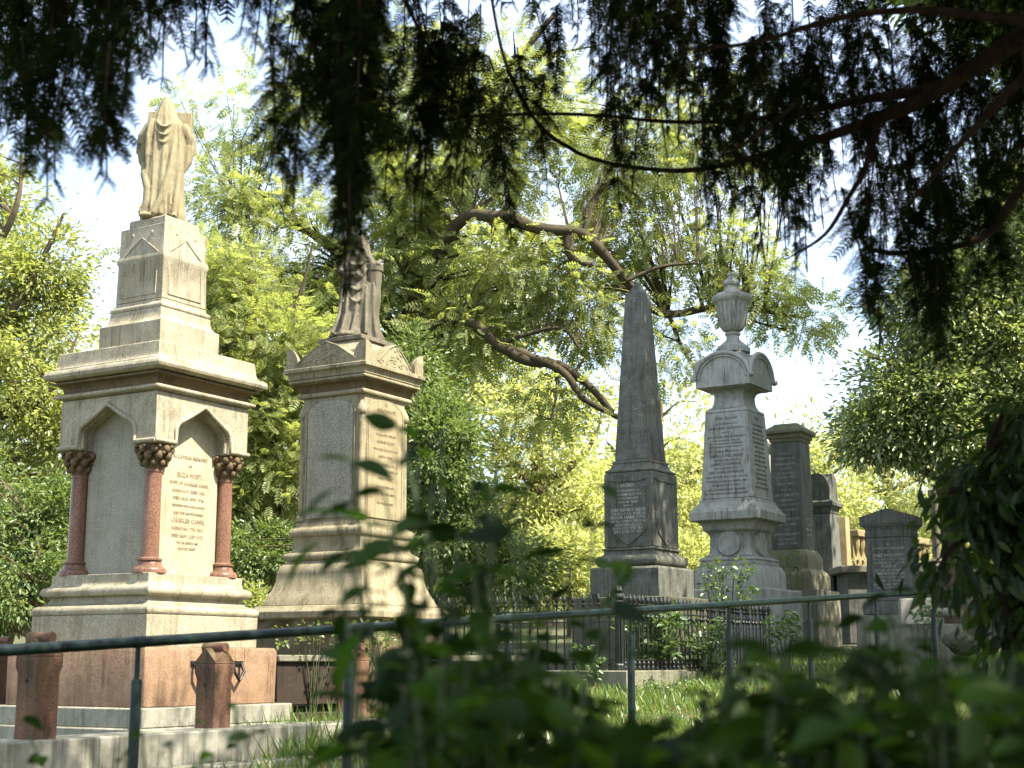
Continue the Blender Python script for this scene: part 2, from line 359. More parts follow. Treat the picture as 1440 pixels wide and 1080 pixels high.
def statue_cross(H):
    """standing woman seen from behind, hood and long mantle, arms round a cross on her far side; faces +Y; H = height"""
    mb = MB()
    tab = [(0, .165, .15, 0, 0), (.05, .168, .15, 0, 0), (.2, .15, .135, 0, 0), (.45, .14, .12, .005, 0), (.62, .135, .11, .01, 0), (.74, .135, .10, .0, .0), (.80, .12, .085, -.005, .005), (.84, .08, .07, -.005, .01), (.865, .055, .055, -.005, .012)]
    tab = [(z * H, *[q * H for q in r]) for z, *r in tab]
    drape(mb, tab, [(5, .3, .10, .035, 1.4), (3, 1.1, .05, .03, -.8), (9, .8, .03, .012, .6)])
    # head under the mantle, with a face on the far side
    mb.ball((-.005 * H, .015 * H, .915 * H), (.058 * H, .068 * H, .085 * H), 18, 12)
    mb.ball((-.005 * H, .082 * H, .905 * H), (.010 * H, .016 * H, .018 * H), 8, 6)
    mb.ball((-.005 * H, .070 * H, .872 * H), (.022 * H, .016 * H, .014 * H), 8, 6)
    for sx in (-1, 1):
        mb.ball((-.005 * H + sx * .022 * H, .076 * H, .925 * H), (.012 * H, .008 * H, .007 * H), 8, 6)
    # mantle: from the hood down the back
    hood = [(.03, .12, .055, -.02, -.105), (.18, .118, .055, -.015, -.098), (.36, .122, .055, -.01, -.086), (.5, .128, .055, -.005, -.075), (.65, .128, .055, 0, -.062), (.76, .118, .06, 0, -.045), (.84, .088, .068, -.004, -.02), (.9, .068, .072, -.005, .0), (.96, .05, .055, -.005, .005), (1.0, .012, .014, -.005, .008)]
    hood = [(z * H, *[q * H for q in r]) for z, *r in hood]
    drape(mb, hood, [(5, .6, .15, .045, 1.1), (8, .2, .06, .025, -.9), (3, .9, .05, .0, .5)], 140, 80)
    # hanging swags across the back
    for k, (zc, wd, sag) in enumerate(((.775, .055, .055), (.725, .06, .07), (.67, .055, .075))):
        pts = []
        for i in range(9):
            t = -1 + i / 4
            pts.append(((t * wd - .004) * H, (-.118 + .02 * abs(t) - .012 * (1 - t * t)) * H, (zc - sag * (1 - t * t)) * H))
        mb.tube(pts, [(.004 + .012 * (1 - abs(-1 + i / 4))) * H for i in range(9)], 8)
    # long edge of the mantle falling on the left and sweeping to the foot
    mb.tube([(-.105 * H, -.07 * H, .80 * H), (-.118 * H, -.10 * H, .65 * H), (-.118 * H, -.115 * H, .5 * H), (-.125 * H, -.11 * H, .42 * H)], [.018 * H, .02 * H, .018 * H, .006 * H], 10)
    mb.tube([(-.15 * H, -.04 * H, .46 * H), (-.135 * H, -.075 * H, .36 * H), (-.10 * H, -.105 * H, .24 * H), (-.10 * H, -.115 * H, .12 * H), (-.14 * H, -.12 * H, .03 * H)], [.02 * H, .034 * H, .036 * H, .036 * H, .03 * H], 12)
    mb.tube([(.075 * H, -.10 * H, .62 * H), (.05 * H, -.125 * H, .36 * H), (.0, -.145 * H, .14 * H), (-.05 * H, -.15 * H, .03 * H)], [.012 * H, .026 * H, .03 * H, .028 * H], 10)
    mb.tube([(.12 * H, -.07 * H, .6 * H), (.115 * H, -.09 * H, .3 * H), (.10 * H, -.12 * H, .04 * H)], [.014 * H, .026 * H, .03 * H], 10)
    # arms in wide sleeves reaching round to the cross
    for sx in (-1, 1):
        mb.tube([(sx * .115 * H, .0, .775 * H), (sx * .165 * H, .015 * H, .68 * H), (sx * .18 * H, .03 * H, .58 * H), (sx * .12 * H, .10 * H, .60 * H), (sx * .05 * H, .135 * H, .64 * H)], [.045 * H, .052 * H, .055 * H, .036 * H, .022 * H], 12)
        mb.tube([(sx * .17 * H, .02 * H, .60 * H), (sx * .165 * H, .0, .48 * H), (sx * .145 * H, -.02 * H, .40 * H)], [.05 * H, .035 * H, .012 * H], 10)
        for q in range(4):
            mb.tube([(sx * .05 * H, .135 * H, (.655 - .012 * q) * H), (sx * .015 * H, .155 * H, (.66 - .012 * q) * H)], .006 * H, 6)
    # feet and trailing hem
    mb.ball((.10 * H, -.135 * H, .018 * H), (.03 * H, .05 * H, .02 * H), 10, 6)
    mb.ball((-.09 * H, -.13 * H, .02 * H), (.07 * H, .05 * H, .022 * H), 10, 6)
    return fuse(mb, .0075, 2)
def statue_urn(H):
    """mourning woman, head bowed under a veil, beside a draped urn at her left (+X)"""
    mb = MB()
    tab = [(0, .235, .2, -.01, 0), (.04, .225, .19, -.015, 0), (.12, .18, .15, -.02, 0), (.25, .15, .125, -.02, 0), (.45, .145, .12, -.01, 0), (.6, .145, .115, .0, 0), (.7, .145, .11, .01, 0), (.77, .12, .09, .02, 0), (.82, .07, .065, .03, .0), (.86, .045, .05, .035, 0)]
    tab = [(z * H, *[q * H for q in r]) for z, *r in tab]
    drape(mb, tab, [(5, .9, .13, .03, 1.9), (3, .2, .06, .03, -1.0), (8, 1.8, .05, .012, .8)])
    mb.ball((.045 * H, -.01 * H, .905 * H), (.055 * H, .064 * H, .08 * H), 18, 12)
    mb.ball((.05 * H, -.072 * H, .89 * H), (.009 * H, .015 * H, .018 * H), 8, 6)
    mb.ball((.05 * H, -.062 * H, .858 * H), (.02 * H, .014 * H, .012 * H), 8, 6)
    veil = [(.5, .135, .06, .03, .06), (.65, .14, .07, .03, .05), (.76, .125, .085, .03, .03), (.84, .09, .075, .035, .015), (.91, .066, .07, .042, .008), (.97, .045, .05, .045, .005), (1.0, .01, .012, .045, .004)]
    veil = [(z * H, *[q * H for q in r]) for z, *r in veil]
    drape(mb, veil, [(6, .5, .10, .03, .6)])
    for zc, wd, sag in ((.74, .09, .06), (.66, .10, .10), (.58, .10, .13), (.48, .09, .14)):
        pts = [((.0 + (-1 + i / 4) * wd) * H, (-.125 + .03 * abs(-1 + i / 4)) * H, (zc - sag * (1 - (-1 + i / 4) ** 2)) * H) for i in range(9)]
        mb.tube(pts, [(.007 + .011 * (1 - abs(-1 + i / 4))) * H for i in range(9)], 8)
    for x0, x1 in ((-.12, -.2), (-.07, -.12), (.02, -.03), (.09, .1)):
        mb.tube([(x0 * H, -.10 * H, .5 * H), ((x0 * .7 + x1 * .3) * H, -.125 * H, .22 * H), (x1 * H, -.175 * H, .03 * H)], [.008 * H, .016 * H, .02 * H], 8)
    # cloth hanging from the urn down to the ground beside her
    sup = [(0, .14, .12, .12, -.02), (.1, .10, .095, .12, -.03), (.25, .085, .085, .125, -.03), (.40, .085, .085, .14, -.03), (.52, .075, .075, .145, -.03), (.58, .03, .04, .13, -.03)]
    drape(mb, [(z * H, *[q * H for q in r]) for z, *r in sup], [(4, .4, .16, .08, 2.2), (7, 1.4, .05, .03, -1)], 100, 40)
    # near arm bent across to the urn
    mb.tube([(.11 * H, -.03 * H, .77 * H), (.15 * H, -.085 * H, .67 * H), (.19 * H, -.09 * H, .70 * H), (.215 * H, -.05 * H, .745 * H)], [.04 * H, .038 * H, .028 * H, .02 * H], 12)
    mb.tube([(-.09 * H, -.02 * H, .77 * H), (-.145 * H, -.05 * H, .64 * H), (-.09 * H, -.115 * H, .57 * H), (.02 * H, -.14 * H, .6 * H)], [.042 * H, .04 * H, .032 * H, .022 * H], 12)
    for q in range(4):
        mb.tube([(.215 * H, (-.07 + .012 * q) * H, .75 * H), (.24 * H, (-.075 + .012 * q) * H, .765 * H)], .006 * H, 6)
        mb.tube([(.02 * H, -.145 * H, (.61 - .012 * q) * H), (.05 * H, -.14 * H, (.615 - .012 * q) * H)], .006 * H, 6)
    mb.ball((-.06 * H, -.14 * H, .03 * H), (.11 * H, .07 * H, .035 * H), 12, 6)
    mb.ball((-.16 * H, -.06 * H, .03 * H), (.08 * H, .10 * H, .03 * H), 12, 6)
    return fuse(mb, .0085, 1)
# ------------------------------------------------------------------ monument 1 : arcaded canopy on red granite columns
def monument_one():
    m = Mon(201, 986, 12.0, 44); th = R(-31)
    t = thing('column_monument', 'tall cream monument with red columns under pointed arches and a hooded figure on top', 'monument', (m.x, m.y, m.zb), th)
    c = m.prof
    MB().sq([m.c(430, 1060), m.c(430, 1016)]).build('step', M['palekerb'], t, .012)
    MB().sq([m.c(418, 1016), m.c(418, 990)]).build('step', M['palekerb'], t, .01)
    MB().sq([m.c(368, 990), m.c(368, 916), m.c(360, 911)]).build('plinth', M['red'], t, .008)
    b = c().l(308, 911).l(308, 868).torus(312, 868, 856, 300).l(296, 855).qa(262, 844).l(262, 843).l(276, 842).torus(290, 842, 829, 276).l(268, 828).qa(260, 822).l(260, 812)
    MB().sq(b.p).build('moulded_base', M['cream'], t, .004)
    zb, zt = m.z(812), m.z(640); hc = m.h(198, 720); hf = m.h(256, 610); d = .145; hk = hf - d
    zt2 = m.z(571)
    # core pier: chamfered corners, one mesh
    MB().sq([(hk, zb), (hk, zt2)], ch=.055).build('core', M['panel2'], t, .004)
    # inscribed tablet on the right face, blank on the left
    MB().box((hk + .008, 0, (zb + zt2 - .05) / 2), (.016, (hk - .06) * 2, zt2 - zb - .05)).build('tablet', M['tablet'], t, .003)
    A, hh = faceM('R', hk + .016, zb, hk + .016, zt)
    rows = [('IN LOVING MEMORY', .93, .030), ('OF', .865, .022), ('ELIZA WEST,', .785, .036), ('WIFE OF CHARLES CANN,', .72, .027), ('BORN OCT. 22ND 1857,', .66, .025), ('DIED AUG. 30TH 1918.', .60, .025), ('REUNITED WITH OUR SAVIOUR', .545, .018), ('ALSO THE ABOVE NAMED', .485, .021), ('CHARLES CANN,', .42, .036), ('BORN DEC. 7TH 1851,', .36, .026), ('DIED NOV. 21ST 1927,', .30, .026), ('"SO HE GIVETH HIS', .25, .020), ('BELOVED SLEEP"', .205, .020)]
    inscription(t, A, [(a, y * hh, s, .52) for a, y, s in rows], M['cut_dark'])
    # four columns
    k0 = None
    for sx, sy in ((1, -1), (-1, -1), (1, 1), (-1, 1)):
        if k0 is None:
            sh = MB().lathe([(.072, .10), (.072, .12), (.070, .2), (.066, zt - zb - .22), (.072, zt - zb - .215), (.072, zt - zb - .195)], 28).build('column', M['redcol'], t)
            bs = MB().lathe([(.135, 0), (.135, .02), (.128, .035), (.112, .05), (.098, .056), (.094, .075), (.088, .09), (.10, .10), (.10, .112), (.08, .118), (.074, .125)], 28).build('column_base', M['redcol'], sh)
            cap = MB(); zc = zt - zb - .195
            cap.lathe([(.07, zc), (.078, zc + .03), (.088, zc + .09), (.118, zc + .15), (.125, zc + .165), (.115, zc + .175), (.115, zc + .198)], 20)
            for ring, (nn, rr, zz, bl, of) in enumerate(((8, .085, .05, .028, 0), (8, .108, .105, .034, .4), (8, .128, .155, .03, 0))):
                for q in range(nn):
                    a = 2 * math.pi * (q + of) / nn
                    cap.ball((rr * math.cos(a), rr * math.sin(a), zc + zz), (bl, bl, bl * 1.15), 8, 6)
                    cap.ball(((rr + .02) * math.cos(a + .25), (rr + .02) * math.sin(a + .25), zc + zz + .018), bl * .5, 6, 5)
            cp = cap.build('capital', M['capital'], sh, smooth=60); k0 = (sh, bs, cp)
            sh.location = (sx * hc, sy * hc, zb)
        else:
            s2 = k0[0].copy(); COL.objects.link(s2); s2.parent = t; s2.location = (sx * hc, sy * hc, zb)
            for q in k0[1:]:
                q2 = q.copy(); COL.objects.link(q2); q2.parent = s2
    # arcade: four slabs with pointed-arch openings, butted at the corners, and their hood moulds
    Hh = zt2 - zt; w = .56 * hf
    def arch(k):
        up = [(-w * k, 0), (-w * k, .30 * Hh), (-w * k * .97, .38 * Hh), (-w * k * .88, .46 * Hh), (-w * .45 * k, .64 * Hh), (0, (.84 + .05 * (k - 1) * 3) * Hh)]
        return up + [(-x, z) for x, z in up[-2::-1]]
    ar = MB(); hm = MB()
    for q in range(4):
        Mq = Matrix.Translation((0, 0, zt)) @ Matrix.Rotation(q * math.pi / 2, 4, 'Z')
        e = hf if q % 2 == 0 else hf - d
        poly = [(-e, 0)] + arch(1) + [(e, 0), (e, Hh), (-e, Hh)]
        ar.prism(poly, -hf, -hf + d, Mq)
        a2 = arch(1.06)
        pts = [(-hf - .012, -hf - .006, .022)] + [(x, -hf - .006, max(z, .022)) for x, z in a2] + [(hf + .012, -hf - .006, .022)]
        hm.tube(pts, .020, 8, Mq)
        hm.tube([(x, -hf + .03, max(z, .012)) for x, z in arch(.985)], .013, 6, Mq)
    ar.build('arcade', M['cream'], t, .004); hm.build('hood_mould', M['cream'], t, smooth=50)
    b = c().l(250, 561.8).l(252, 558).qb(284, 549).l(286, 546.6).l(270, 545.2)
    MB().sq(b.p).build('bed_moulding', M['bedbrown'], t, .003)
    b = c().l(250, 570.5).l(264, 569).torus(276, 569, 562, 262)
    MB().sq(b.p).build('string_moulding', M['cream'], t, .003)
    b = c().l(268, 544.9).torus(308, 544.5, 529, 280).l(280, 527).qa(272, 518).l(268, 506).l(262, 505)
    MB().sq(b.p).build('cornice', M['cream'], t, .004)
    b = c().l(164, 504.5).l(164, 466).qa(138, 452).l(136, 446).torus(138, 446, 439, 130).l(124, 437).l(124, 433)
    MB().sq(b.p).build('upper_base', M['cream'], t, .004)
    MB().sq(c().l(123.5, 432.5).l(121, 380).l(126, 376).l(126, 372).l(119, 366).l(118, 329).p).build('pedestal', M['cream'], t, .005)
    # carved gable on each pedestal face
    gb = MB(); hp, zp0, zp1 = m.h(122, 400), m.z(425), m.z(345)
    hp = m.h(123.4, 425)
    for q in range(4):
        Mq = Matrix.Rotation(q * math.pi / 2, 4, 'Z')
        w2 = hp * .72; dz = zp1 - zp0
        gb.tube([(-w2, -hp - .001, zp0), (-w2, -hp + .006, zp0 + dz * .72), (0, -hp + .009, zp1), (w2, -hp + .006, zp0 + dz * .72), (w2, -hp - .001, zp0), (-w2, -hp - .001, zp0)], .007, 6, Mq)
        for sx in (-1, 1): gb.ball((sx * hp * .42, -hp + .016, zp0 + dz * 1.07), (.022, .014, .026), 8, 6, Mq)
    gb.build('carved_gable', M['cream'], t, smooth=50)
    MB().sq([m.c(96, 329), m.c(96, 317), m.c(92, 315)]).build('statue_base', M['cream'], t, .005)
    H = m.z(138) - m.z(315)
    st = statue_cross(H).build('statue', M['statue'], t, smooth=180, loc=(-.01, -.02, m.z(315)))
    st.rotation_euler = (0, 0, R(36))
    cr = MB(); cr.box((0, .16 * H, .47 * H), (.11 * H, .085 * H, .92 * H)); cr.box((.11 * H, .16 * H, .815 * H), (.11 * H, .084 * H, .23 * H)); cr.box((-.11 * H, .16 * H, .815 * H), (.11 * H, .084 * H, .23 * H))
    cr.build('cross', M['statue'], st, .006)
    return t, m
mon1, m1 = monument_one()
# ------------------------------------------------------------------ monument 2 : pedestal with gabled cap and a mourner with urn
def monument_two():
    m = Mon(493, 860, 14.3, 38); th = R(-31)
    t = thing('pedestal_monument', 'buff granite pedestal monument with round-headed panels and a veiled mourner holding an urn', 'monument', (m.x, m.y, m.zb), th)
    c = m.prof
    # rough core below the slab
    rb = MB(); hr, z0, z1 = m.h(262, 890), 0.0, m.z(873)
    n = 26; loops = []
    for i in range(9):
        z = z0 + (z1 - z0) * i / 8; l = []
        for j in range(4 * n):
            q, u = divmod(j, n); u = -1 + 2 * u / n
            p = [(u, -1), (1, u), (-u, 1), (-1, -u)][q]
            k = hr * (1 + .10 * (noise.noise(Vector((p[0] * 3.1, p[1] * 3.1, z * 5))) + .6 * noise.noise(Vector((p[0] * 8, p[1] * 8, z * 11 + 4)))))
            l.append((p[0] * k, p[1] * k, z))
        loops.append(l)
    rb.loft(loops).build('rubble_core', M['rubble'], t, smooth=25)
    MB().sq([m.c(272, 873), m.c(282, 871), m.c(282, 862), m.c(262, 854)]).build('slab', M['grey2'], t, .006)
    b = c().l(246, 853.5); b.p += [m.c(246 - 44 * (u ** .8) + (0), 853 - 45 * u) if False else m.c(246 - 40 * math.sin(u * math.pi / 2) ** 1.2, 853 - 44 * u) for u in (.1, .2, .3, .4, .5, .6, .7, .8, .9, 1.0)]
    b.l(206, 807).l(200, 800).l(190, 796).torus(190, 791, 780, 178).l(172, 778).qa(164, 768).l(164, 762).torus(176, 758, 746, 166).l(158, 744).l(155, 737)
    MB().sq(b.p).build('moulded_base', M['grey2'], t, .004)
    hb, ht, zb, zt = m.h(151, 736), m.h(149, 572), m.z(737), m.z(566)
    MB().sq([(hb, zb), (ht, zt)], ch=.05).build('die', M['grey2'], t, .004)
    # round headed panels
    for f in ('L', 'R'):
        A, hh = faceM(f, hb, zb, ht, zt, -.004)
        w = hb - .10; z0, z1 = .03, hh - w * .42 - .03
        pl = [(-w, z0), (w, z0)] + [(w * math.cos(a), z1 + w * .42 * math.sin(a)) for a in np.linspace(0, math.pi, 15)]
        M2 = A @ Matrix.Rotation(R(-90), 4, 'X')   # prism XZ -> text plane XY
        MB().prism(pl, -.014, 0, M2).build('panel', M['panel2'] if f == 'L' else M['tablet2'], t, .003)
        # raised border
        pts = [(x, .006, z) for x, z in [(-w - .015, z0 - .0)] + [((w + .015) * math.cos(a), z1 + (w + .015) * .42 * math.sin(a)) for a in np.linspace(math.pi, 0, 15)] + [(w + .015, z0)]]
        MB().tube([(x, -.006, z) for x, y, z in pts], .009, 6, M2).build('panel_border', M['grey2'], t)
        if f == 'R':
            A2, _ = faceM(f, hb, zb, ht, zt, .013)
            rows = [('IN', .94, .028), ('AFFECTIONATE', .885, .04), ('REMEMBRANCE', .82, .045), ('OF', .765, .025), ('THE BELOVED WIFE OF', .69, .028), ('GEORGE HENRY', .63, .036), ('WHO DIED JULY 19TH 1878', .57, .028), ('AGED 56 YEARS', .515, .028), ('ALSO OF THE ABOVE', .45, .028), ('WHO DIED MARCH 4TH 1891', .40, .028), ('AGED 71 YEARS', .34, .028), ('ALSO OF THEIR SON', .27, .028), ('WHO DIED IN INFANCY', .215, .028), ('THY WILL BE DONE', .14, .026)]
            inscription(t, A2, [(a, y * hh, s * .8, w * 1.75) for a, y, s in rows], M['cut_dark'])
    # corner colonnettes with little caps
    for sx, sy in ((1, -1), (-1, -1), (1, 1), (-1, 1)):
        g = hb - .022
        k = MB().lathe([(.05, zb + .01), (.05, zb + .05), (.034, zb + .07), (.030, zt - .20), (.045, zt - .18), (.05, zt - .15), (.04, zt - .12), (.012, zt - .06)], 14)
        k.build('colonnette', M['grey2'], t, loc=(sx * g, sy * g, 0))
    b = c().l(150, 566).l(158, 565).torus(162, 565, 559, 156)
    MB().sq(b.p).build('string_moulding', M['grey2'], t, .003)
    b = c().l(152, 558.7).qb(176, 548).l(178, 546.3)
    MB().sq(b.p).build('bed_moulding', M['bedbrown'], t, .003)
    b = c().l(172, 546).torus(186, 545.8, 541, 178).l(184, 540).qb(199, 531).l(199, 526).l(192, 525)
    MB().sq(b.p).build('cornice', M['grey2'], t, .004)
    # gabled blocking course: carved pediment on each side, rounded ears at the corners
    hg = m.h(190, 520); zg, zk = m.z(525), m.z(489)
    gp = MB(); dz = zk - zg
    for q in range(4):
        Mq = Matrix.Translation((0, 0, zg)) @ Matrix.Rotation(q * math.pi / 2, 4, 'Z')
        e = hg * .985 if q % 2 == 0 else hg - .13
        gp.prism([(-e * .84, 0), (e * .84, 0), (e * .78, dz * .14), (e * .3, dz * .72), (0, dz * .92), (-e * .3, dz * .72), (-e * .78, dz * .14)], -hg, -hg + .12, Mq)
        gp.tube([(-e * .78, -hg, dz * .12), (-e * .3, -hg, dz * .69), (0, -hg, dz * .89), (e * .3, -hg, dz * .69), (e * .78, -hg, dz * .12)], .010, 6, Mq)
        for k in range(90):
            u, bq = random.uniform(-.72, .72), random.uniform(.06, .8)
            if abs(u) / .80 + bq < .93: gp.ball((u * e, -hg, bq * dz), (random.uniform(.012, .026), .010, random.uniform(.010, .02)), 6, 4, Mq)
        rr = .145; nn = 8; ev = []; ef = []      # quarter-round ear rising to the outer corner
        for ia in range(nn + 1):
            for ib in range(nn + 1):
                th_, rh = math.pi / 2 * ia / nn, rr * math.sin(math.pi / 2 * ib / nn); zz = dz * .80 * max(0, math.cos(math.pi / 2 * ib / nn)) ** .75
                ev.append((hg + .004 - rh * math.cos(th_), -hg - .004 + rh * math.sin(th_), zz))
        for ia in range(nn):
            for ib in range(nn): ef.append((ia * 9 + ib, ia * 9 + ib + 1, ia * 9 + ib + 10, ia * 9 + ib + 9))
        ev += [(hg + .004, -hg - .004, 0)]; k0 = len(ev) - 1
        for ib in range(nn): ef += [(k0, ib, ib + 1), (k0, nn * 9 + ib + 1, nn * 9 + ib)]
        for ia in range(nn): ef.append((k0, ia * 9 + nn, (ia + 1) * 9 + nn))
        gp.add(ev, ef, Mq)
    gp.build('pediment', M['grey2'], t, smooth=40)
    MB().sq([(hg - .11, zg), (hg - .12, zg + dz * .6), (hg * .52, zk + .0), (hg * .5, zk + .02)]).build('roof_slab', M['grey2'], t, .004)
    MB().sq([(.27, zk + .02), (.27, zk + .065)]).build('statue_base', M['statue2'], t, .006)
    H = m.z(336) - m.z(486)
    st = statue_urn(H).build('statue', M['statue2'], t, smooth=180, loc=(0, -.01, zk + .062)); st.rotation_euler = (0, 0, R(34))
    um = MB(); k = H
    um.lathe([(r * .8 * k, z * k) for r, z in ((.02, .30), (.05, .34), (.075, .42), (.09, .54), (.095, .64), (.105, .645), (.108, .70), (.09, .715), (.06, .735), (.03, .745))], 24)
    um.build('urn', M['statue2'], st, loc=(.155 * H, -.03 * H, 0))
    return t, m
mon2, m2 = monument_two()
# ------------------------------------------------------------------ obelisk
def obelisk():
    m = Mon(903, 800, 19.0, 29); th = R(-33)
    t = thing('obelisk', 'dark weathered stone obelisk with shield carvings on its pedestal', 'obelisk', (m.x, m.y, m.zb), th)
    c = m.prof
    MB().sq([(m.h(196, 860), 0), m.c(196, 842), ]).build('step', M['kerbdark'], t, .012)
    MB().sq([m.c(147, 841.5), m.c(146, 802), m.c(140, 799.5)]).build('plinth', M['obelisk'], t, .008)
    b = c().l(118, 799).torus(132, 799, 783, 112).l(110, 782).qa(106, 776).l(112, 775.5).l(112, 773.5).l(106, 772.5)
    MB().sq(b.p).build('moulded_base', M['obelisk'], t, .004)
    hb, zb, ht, zt = m.h(105, 772), m.z(772), m.h(103, 670), m.z(670)
    MB().sq([(hb, zb), (ht, zt), (m.h(99, 668), m.z(667.5))]).build('die', M['obelisk'], t, .008)
    b = c().l(100, 667).l(101, 665).l(97, 663.5).qa(82, 656).l(80, 655).torus(80, 655, 650, 75).l(73, 649.5)
    MB().sq(b.p).build('neck_moulding', M['obelisk'], t, .004)
    MB().sq([m.c(72, 649), m.c(35.5, 417), (0.004, m.z(396))]).build('shaft', M['obelisk'], t, .008)
    hh = zt - zb
    for f in ('L', 'R'):
        A, _ = faceM(f, hb, zb, ht, zt, .003); w = hb * .84
        sh = [(-w, .93), (-w * .93, .62), (-w * .98, .40), (-w * .75, .20), (-w * .3, .09), (0, .035)]
        pts = sh + [(-x, y) for x, y in sh[-2::-1]]
        pts2 = [(x, y * hh, 0) for x, y in pts]
        sc = MB().tube(pts2, .011, 6, A)
        sc.tube([(-w, .93 * hh, 0), (-w * .5, .89 * hh, 0), (0, .905 * hh, 0), (w * .5, .89 * hh, 0), (w, .93 * hh, 0)], .008, 6, A)
        sc.build('shield_carving', M['obelisk'], t, smooth=60)
        if f == 'L':
            A, _ = faceM(f, hb, zb, ht, zt, .003)
            rows = [('SACRED', .82, .05), ('TO THE MEMORY OF', .755, .03), ('WILLIAM ELLISON', .70, .04), ('WHO DIED 1873', .65, .035), ('AGED 46 YEARS', .60, .035), ('ALSO OF', .555, .03), ('MARY BEATRICE CAREW', .485, .05), ('THE BELOVED WIFE OF', .435, .042), ('FRANK HAMILTON,', .385, .05), ('AND DAUGHTER OF THE ABOVE', .335, .04), ('GAWAIN ALLEN', .285, .046), ('BORN JULY 19TH 1860,', .24, .04), ('DIED JUNE 1ST 1893,', .195, .04)]
            inscription(t, A, [(a, y * hh, s * .82, w * 1.72 * (1 if y > .3 else .5 + y * 1.5)) for a, y, s in rows], M['letter_pale'])
    return t, m
obelisk()
# ------------------------------------------------------------------ urn monument
def urn_monument():
    m = Mon(1040, 800, 21.5, 25); th = R(-32)
    t = thing('urn_monument', 'grey stone monument topped by a fluted urn above round-arched pediments', 'monument', (m.x, m.y, m.zb), th)
    c = m.prof
    MB().sq([(m.h(176, 850), 0), m.c(176, 832), m.c(172, 830)]).build('step', M['urn'], t, .01)
    MB().sq([m.c(132, 829.5), m.c(131, 806), m.c(118, 797)]).build('plinth', M['urn'], t, .008)
    MB().sq(c().l(112, 796.5).l(112, 791).torus(113, 791, 786, 106).l(104, 785).p).build('base_moulding', M['urn'], t, .003)
    # waisted block: concave sides and a disc on each face
    b = c().l(102, 784.5).qb(90, 770).l(88, 762).qa(102, 748).l(104, 747)
    b = c().l(100, 784.5).qa(80, 770).l(79, 762).qb(100, 748.5).l(102, 747.2)
    MB().sq(b.p).build('waisted_block', M['urn'], t, .004)
    rd = MB(); hw = m.h(96, 768); zc = m.z(766); r = m.m(17.5, 766)
    for q in range(4):
        Mq = Matrix.Rotation(q * math.pi / 2, 4, 'Z') @ Matrix.Translation((0, -hw, zc)) @ Matrix.Rotation(R(90), 4, 'X')
        rd.lathe([(r, -.14), (r, -.006), (r * .95, .006), (r * .9, .0)], 32, Mq)
    rd.build('roundel', M['urn'], t)
    b = c().l(98, 747).l(100, 746).qb(132, 735).l(136, 734).l(136, 723).l(132, 721).l(108, 709).l(108, 706).l(103, 704.5)
    MB().sq(b.p).build('table_moulding', M['urn'], t, .004)
    hb, zb, ht, zt = m.h(102, 704), m.z(704), m.h(84, 584), m.z(584)
    MB().sq([(hb, zb), (ht, zt)]).build('die', M['urn'], t, .007)
    A, hh = faceM('L', hb, zb, ht, zt, .001)
    rows = [('Also Sacred', .915, .055), ('TO THE MEMORY OF', .855, .028), ('MARGARET ELIZABETH', .80, .04), ('WIFE OF', .755, .025), ('JACOB AND EMILIA HERBERT', .70, .036), ('WHO DEPARTED THIS LIFE', .66, .028), ('ON THE SEVENTH OF DECEMBER', .625, .028), ('IN THE YEAR OF OUR LORD 1871', .585, .028), ('In Loving Memory of', .53, .05), ('AMALIA HILLMAN', .475, .052), ('THE BELOVED WIFE OF', .43, .03), ('JAMES COLEMAN,', .38, .046), ('AND DAUGHTER OF', .335, .032), ('REV. JOHN ZIPPERICH', .285, .044), ('WHO ENTERED INTO REST ON THE', .235, .032), ('FOURTEENTH OF NOVEMBER 1889', .185, .032), ('AGED FORTY SIX YEARS', .14, .03), ('AND OF THEIR INFANT CHILDREN', .09, .03), ('HER CHILDREN RISE UP AND CALL HER BLESSED', .045, .028)]
    inscription(t, A, [(a, y * hh, s * .9, 1.72 * (hb + (ht - hb) * y)) for a, y, s in rows], M['cut_grey'])
    A, hh = faceM('R', hb, zb, ht, zt, .001)
    rows = [('ALSO', .92, .05)] + [(s, .84 - .052 * i, .034) for i, s in enumerate(['TO THE MEMORY OF', 'JACOB HERBERT', 'WHO DIED AT SEA', 'ON THE 4TH OF MAY', 'IN THE YEAR 1868', 'AGED 52 YEARS', 'AND OF EMILIA', 'HIS BELOVED WIFE', 'WHO FELL ASLEEP', 'ON MARCH 12TH 1880', 'AGED 61 YEARS', 'THEIR BODIES ARE', 'BURIED IN PEACE', 'BUT THEIR NAME', 'LIVETH FOR EVERMORE'])]
    inscription(t, A, [(a, y * hh, s, 1.66 * (hb + (ht - hb) * y)) for a, y, s in rows], M['cut_grey'])
    b = c().l(83, 583.5).l(84, 582).l(80, 579).qa(58, 564).l(57, 560).l(60, 557).qb(94, 550.5).l(98, 549)
    MB().sq(b.p).build('neck', M['urn'], t, .003)
    # arched head : a crossing of two barrel tops, each with an archivolt
    hA = m.h(108, 545); zA, zS, zT = m.z(549), m.z(537), m.z(503)
    hd = MB(); n = 18
    Mz = Matrix.Translation((0, 0, 0))
    half = [(hA * .97 * math.cos(a), zS + (zT - zS) * math.sin(a)) for a in np.linspace(0, math.pi, n)]
    poly = [(-hA, zA), (hA, zA), (hA, zS)] + half[0:] + [(-hA, zS)]
    hd.prism(poly, -hA, hA)
    hd.prism([(x * .998, z + .001) for x, z in poly], -hA * .998, hA * .998, Matrix.Rotation(R(90), 4, 'Z'))
    hd.build('arched_head', M['urn'], t, .003)
    av = MB()
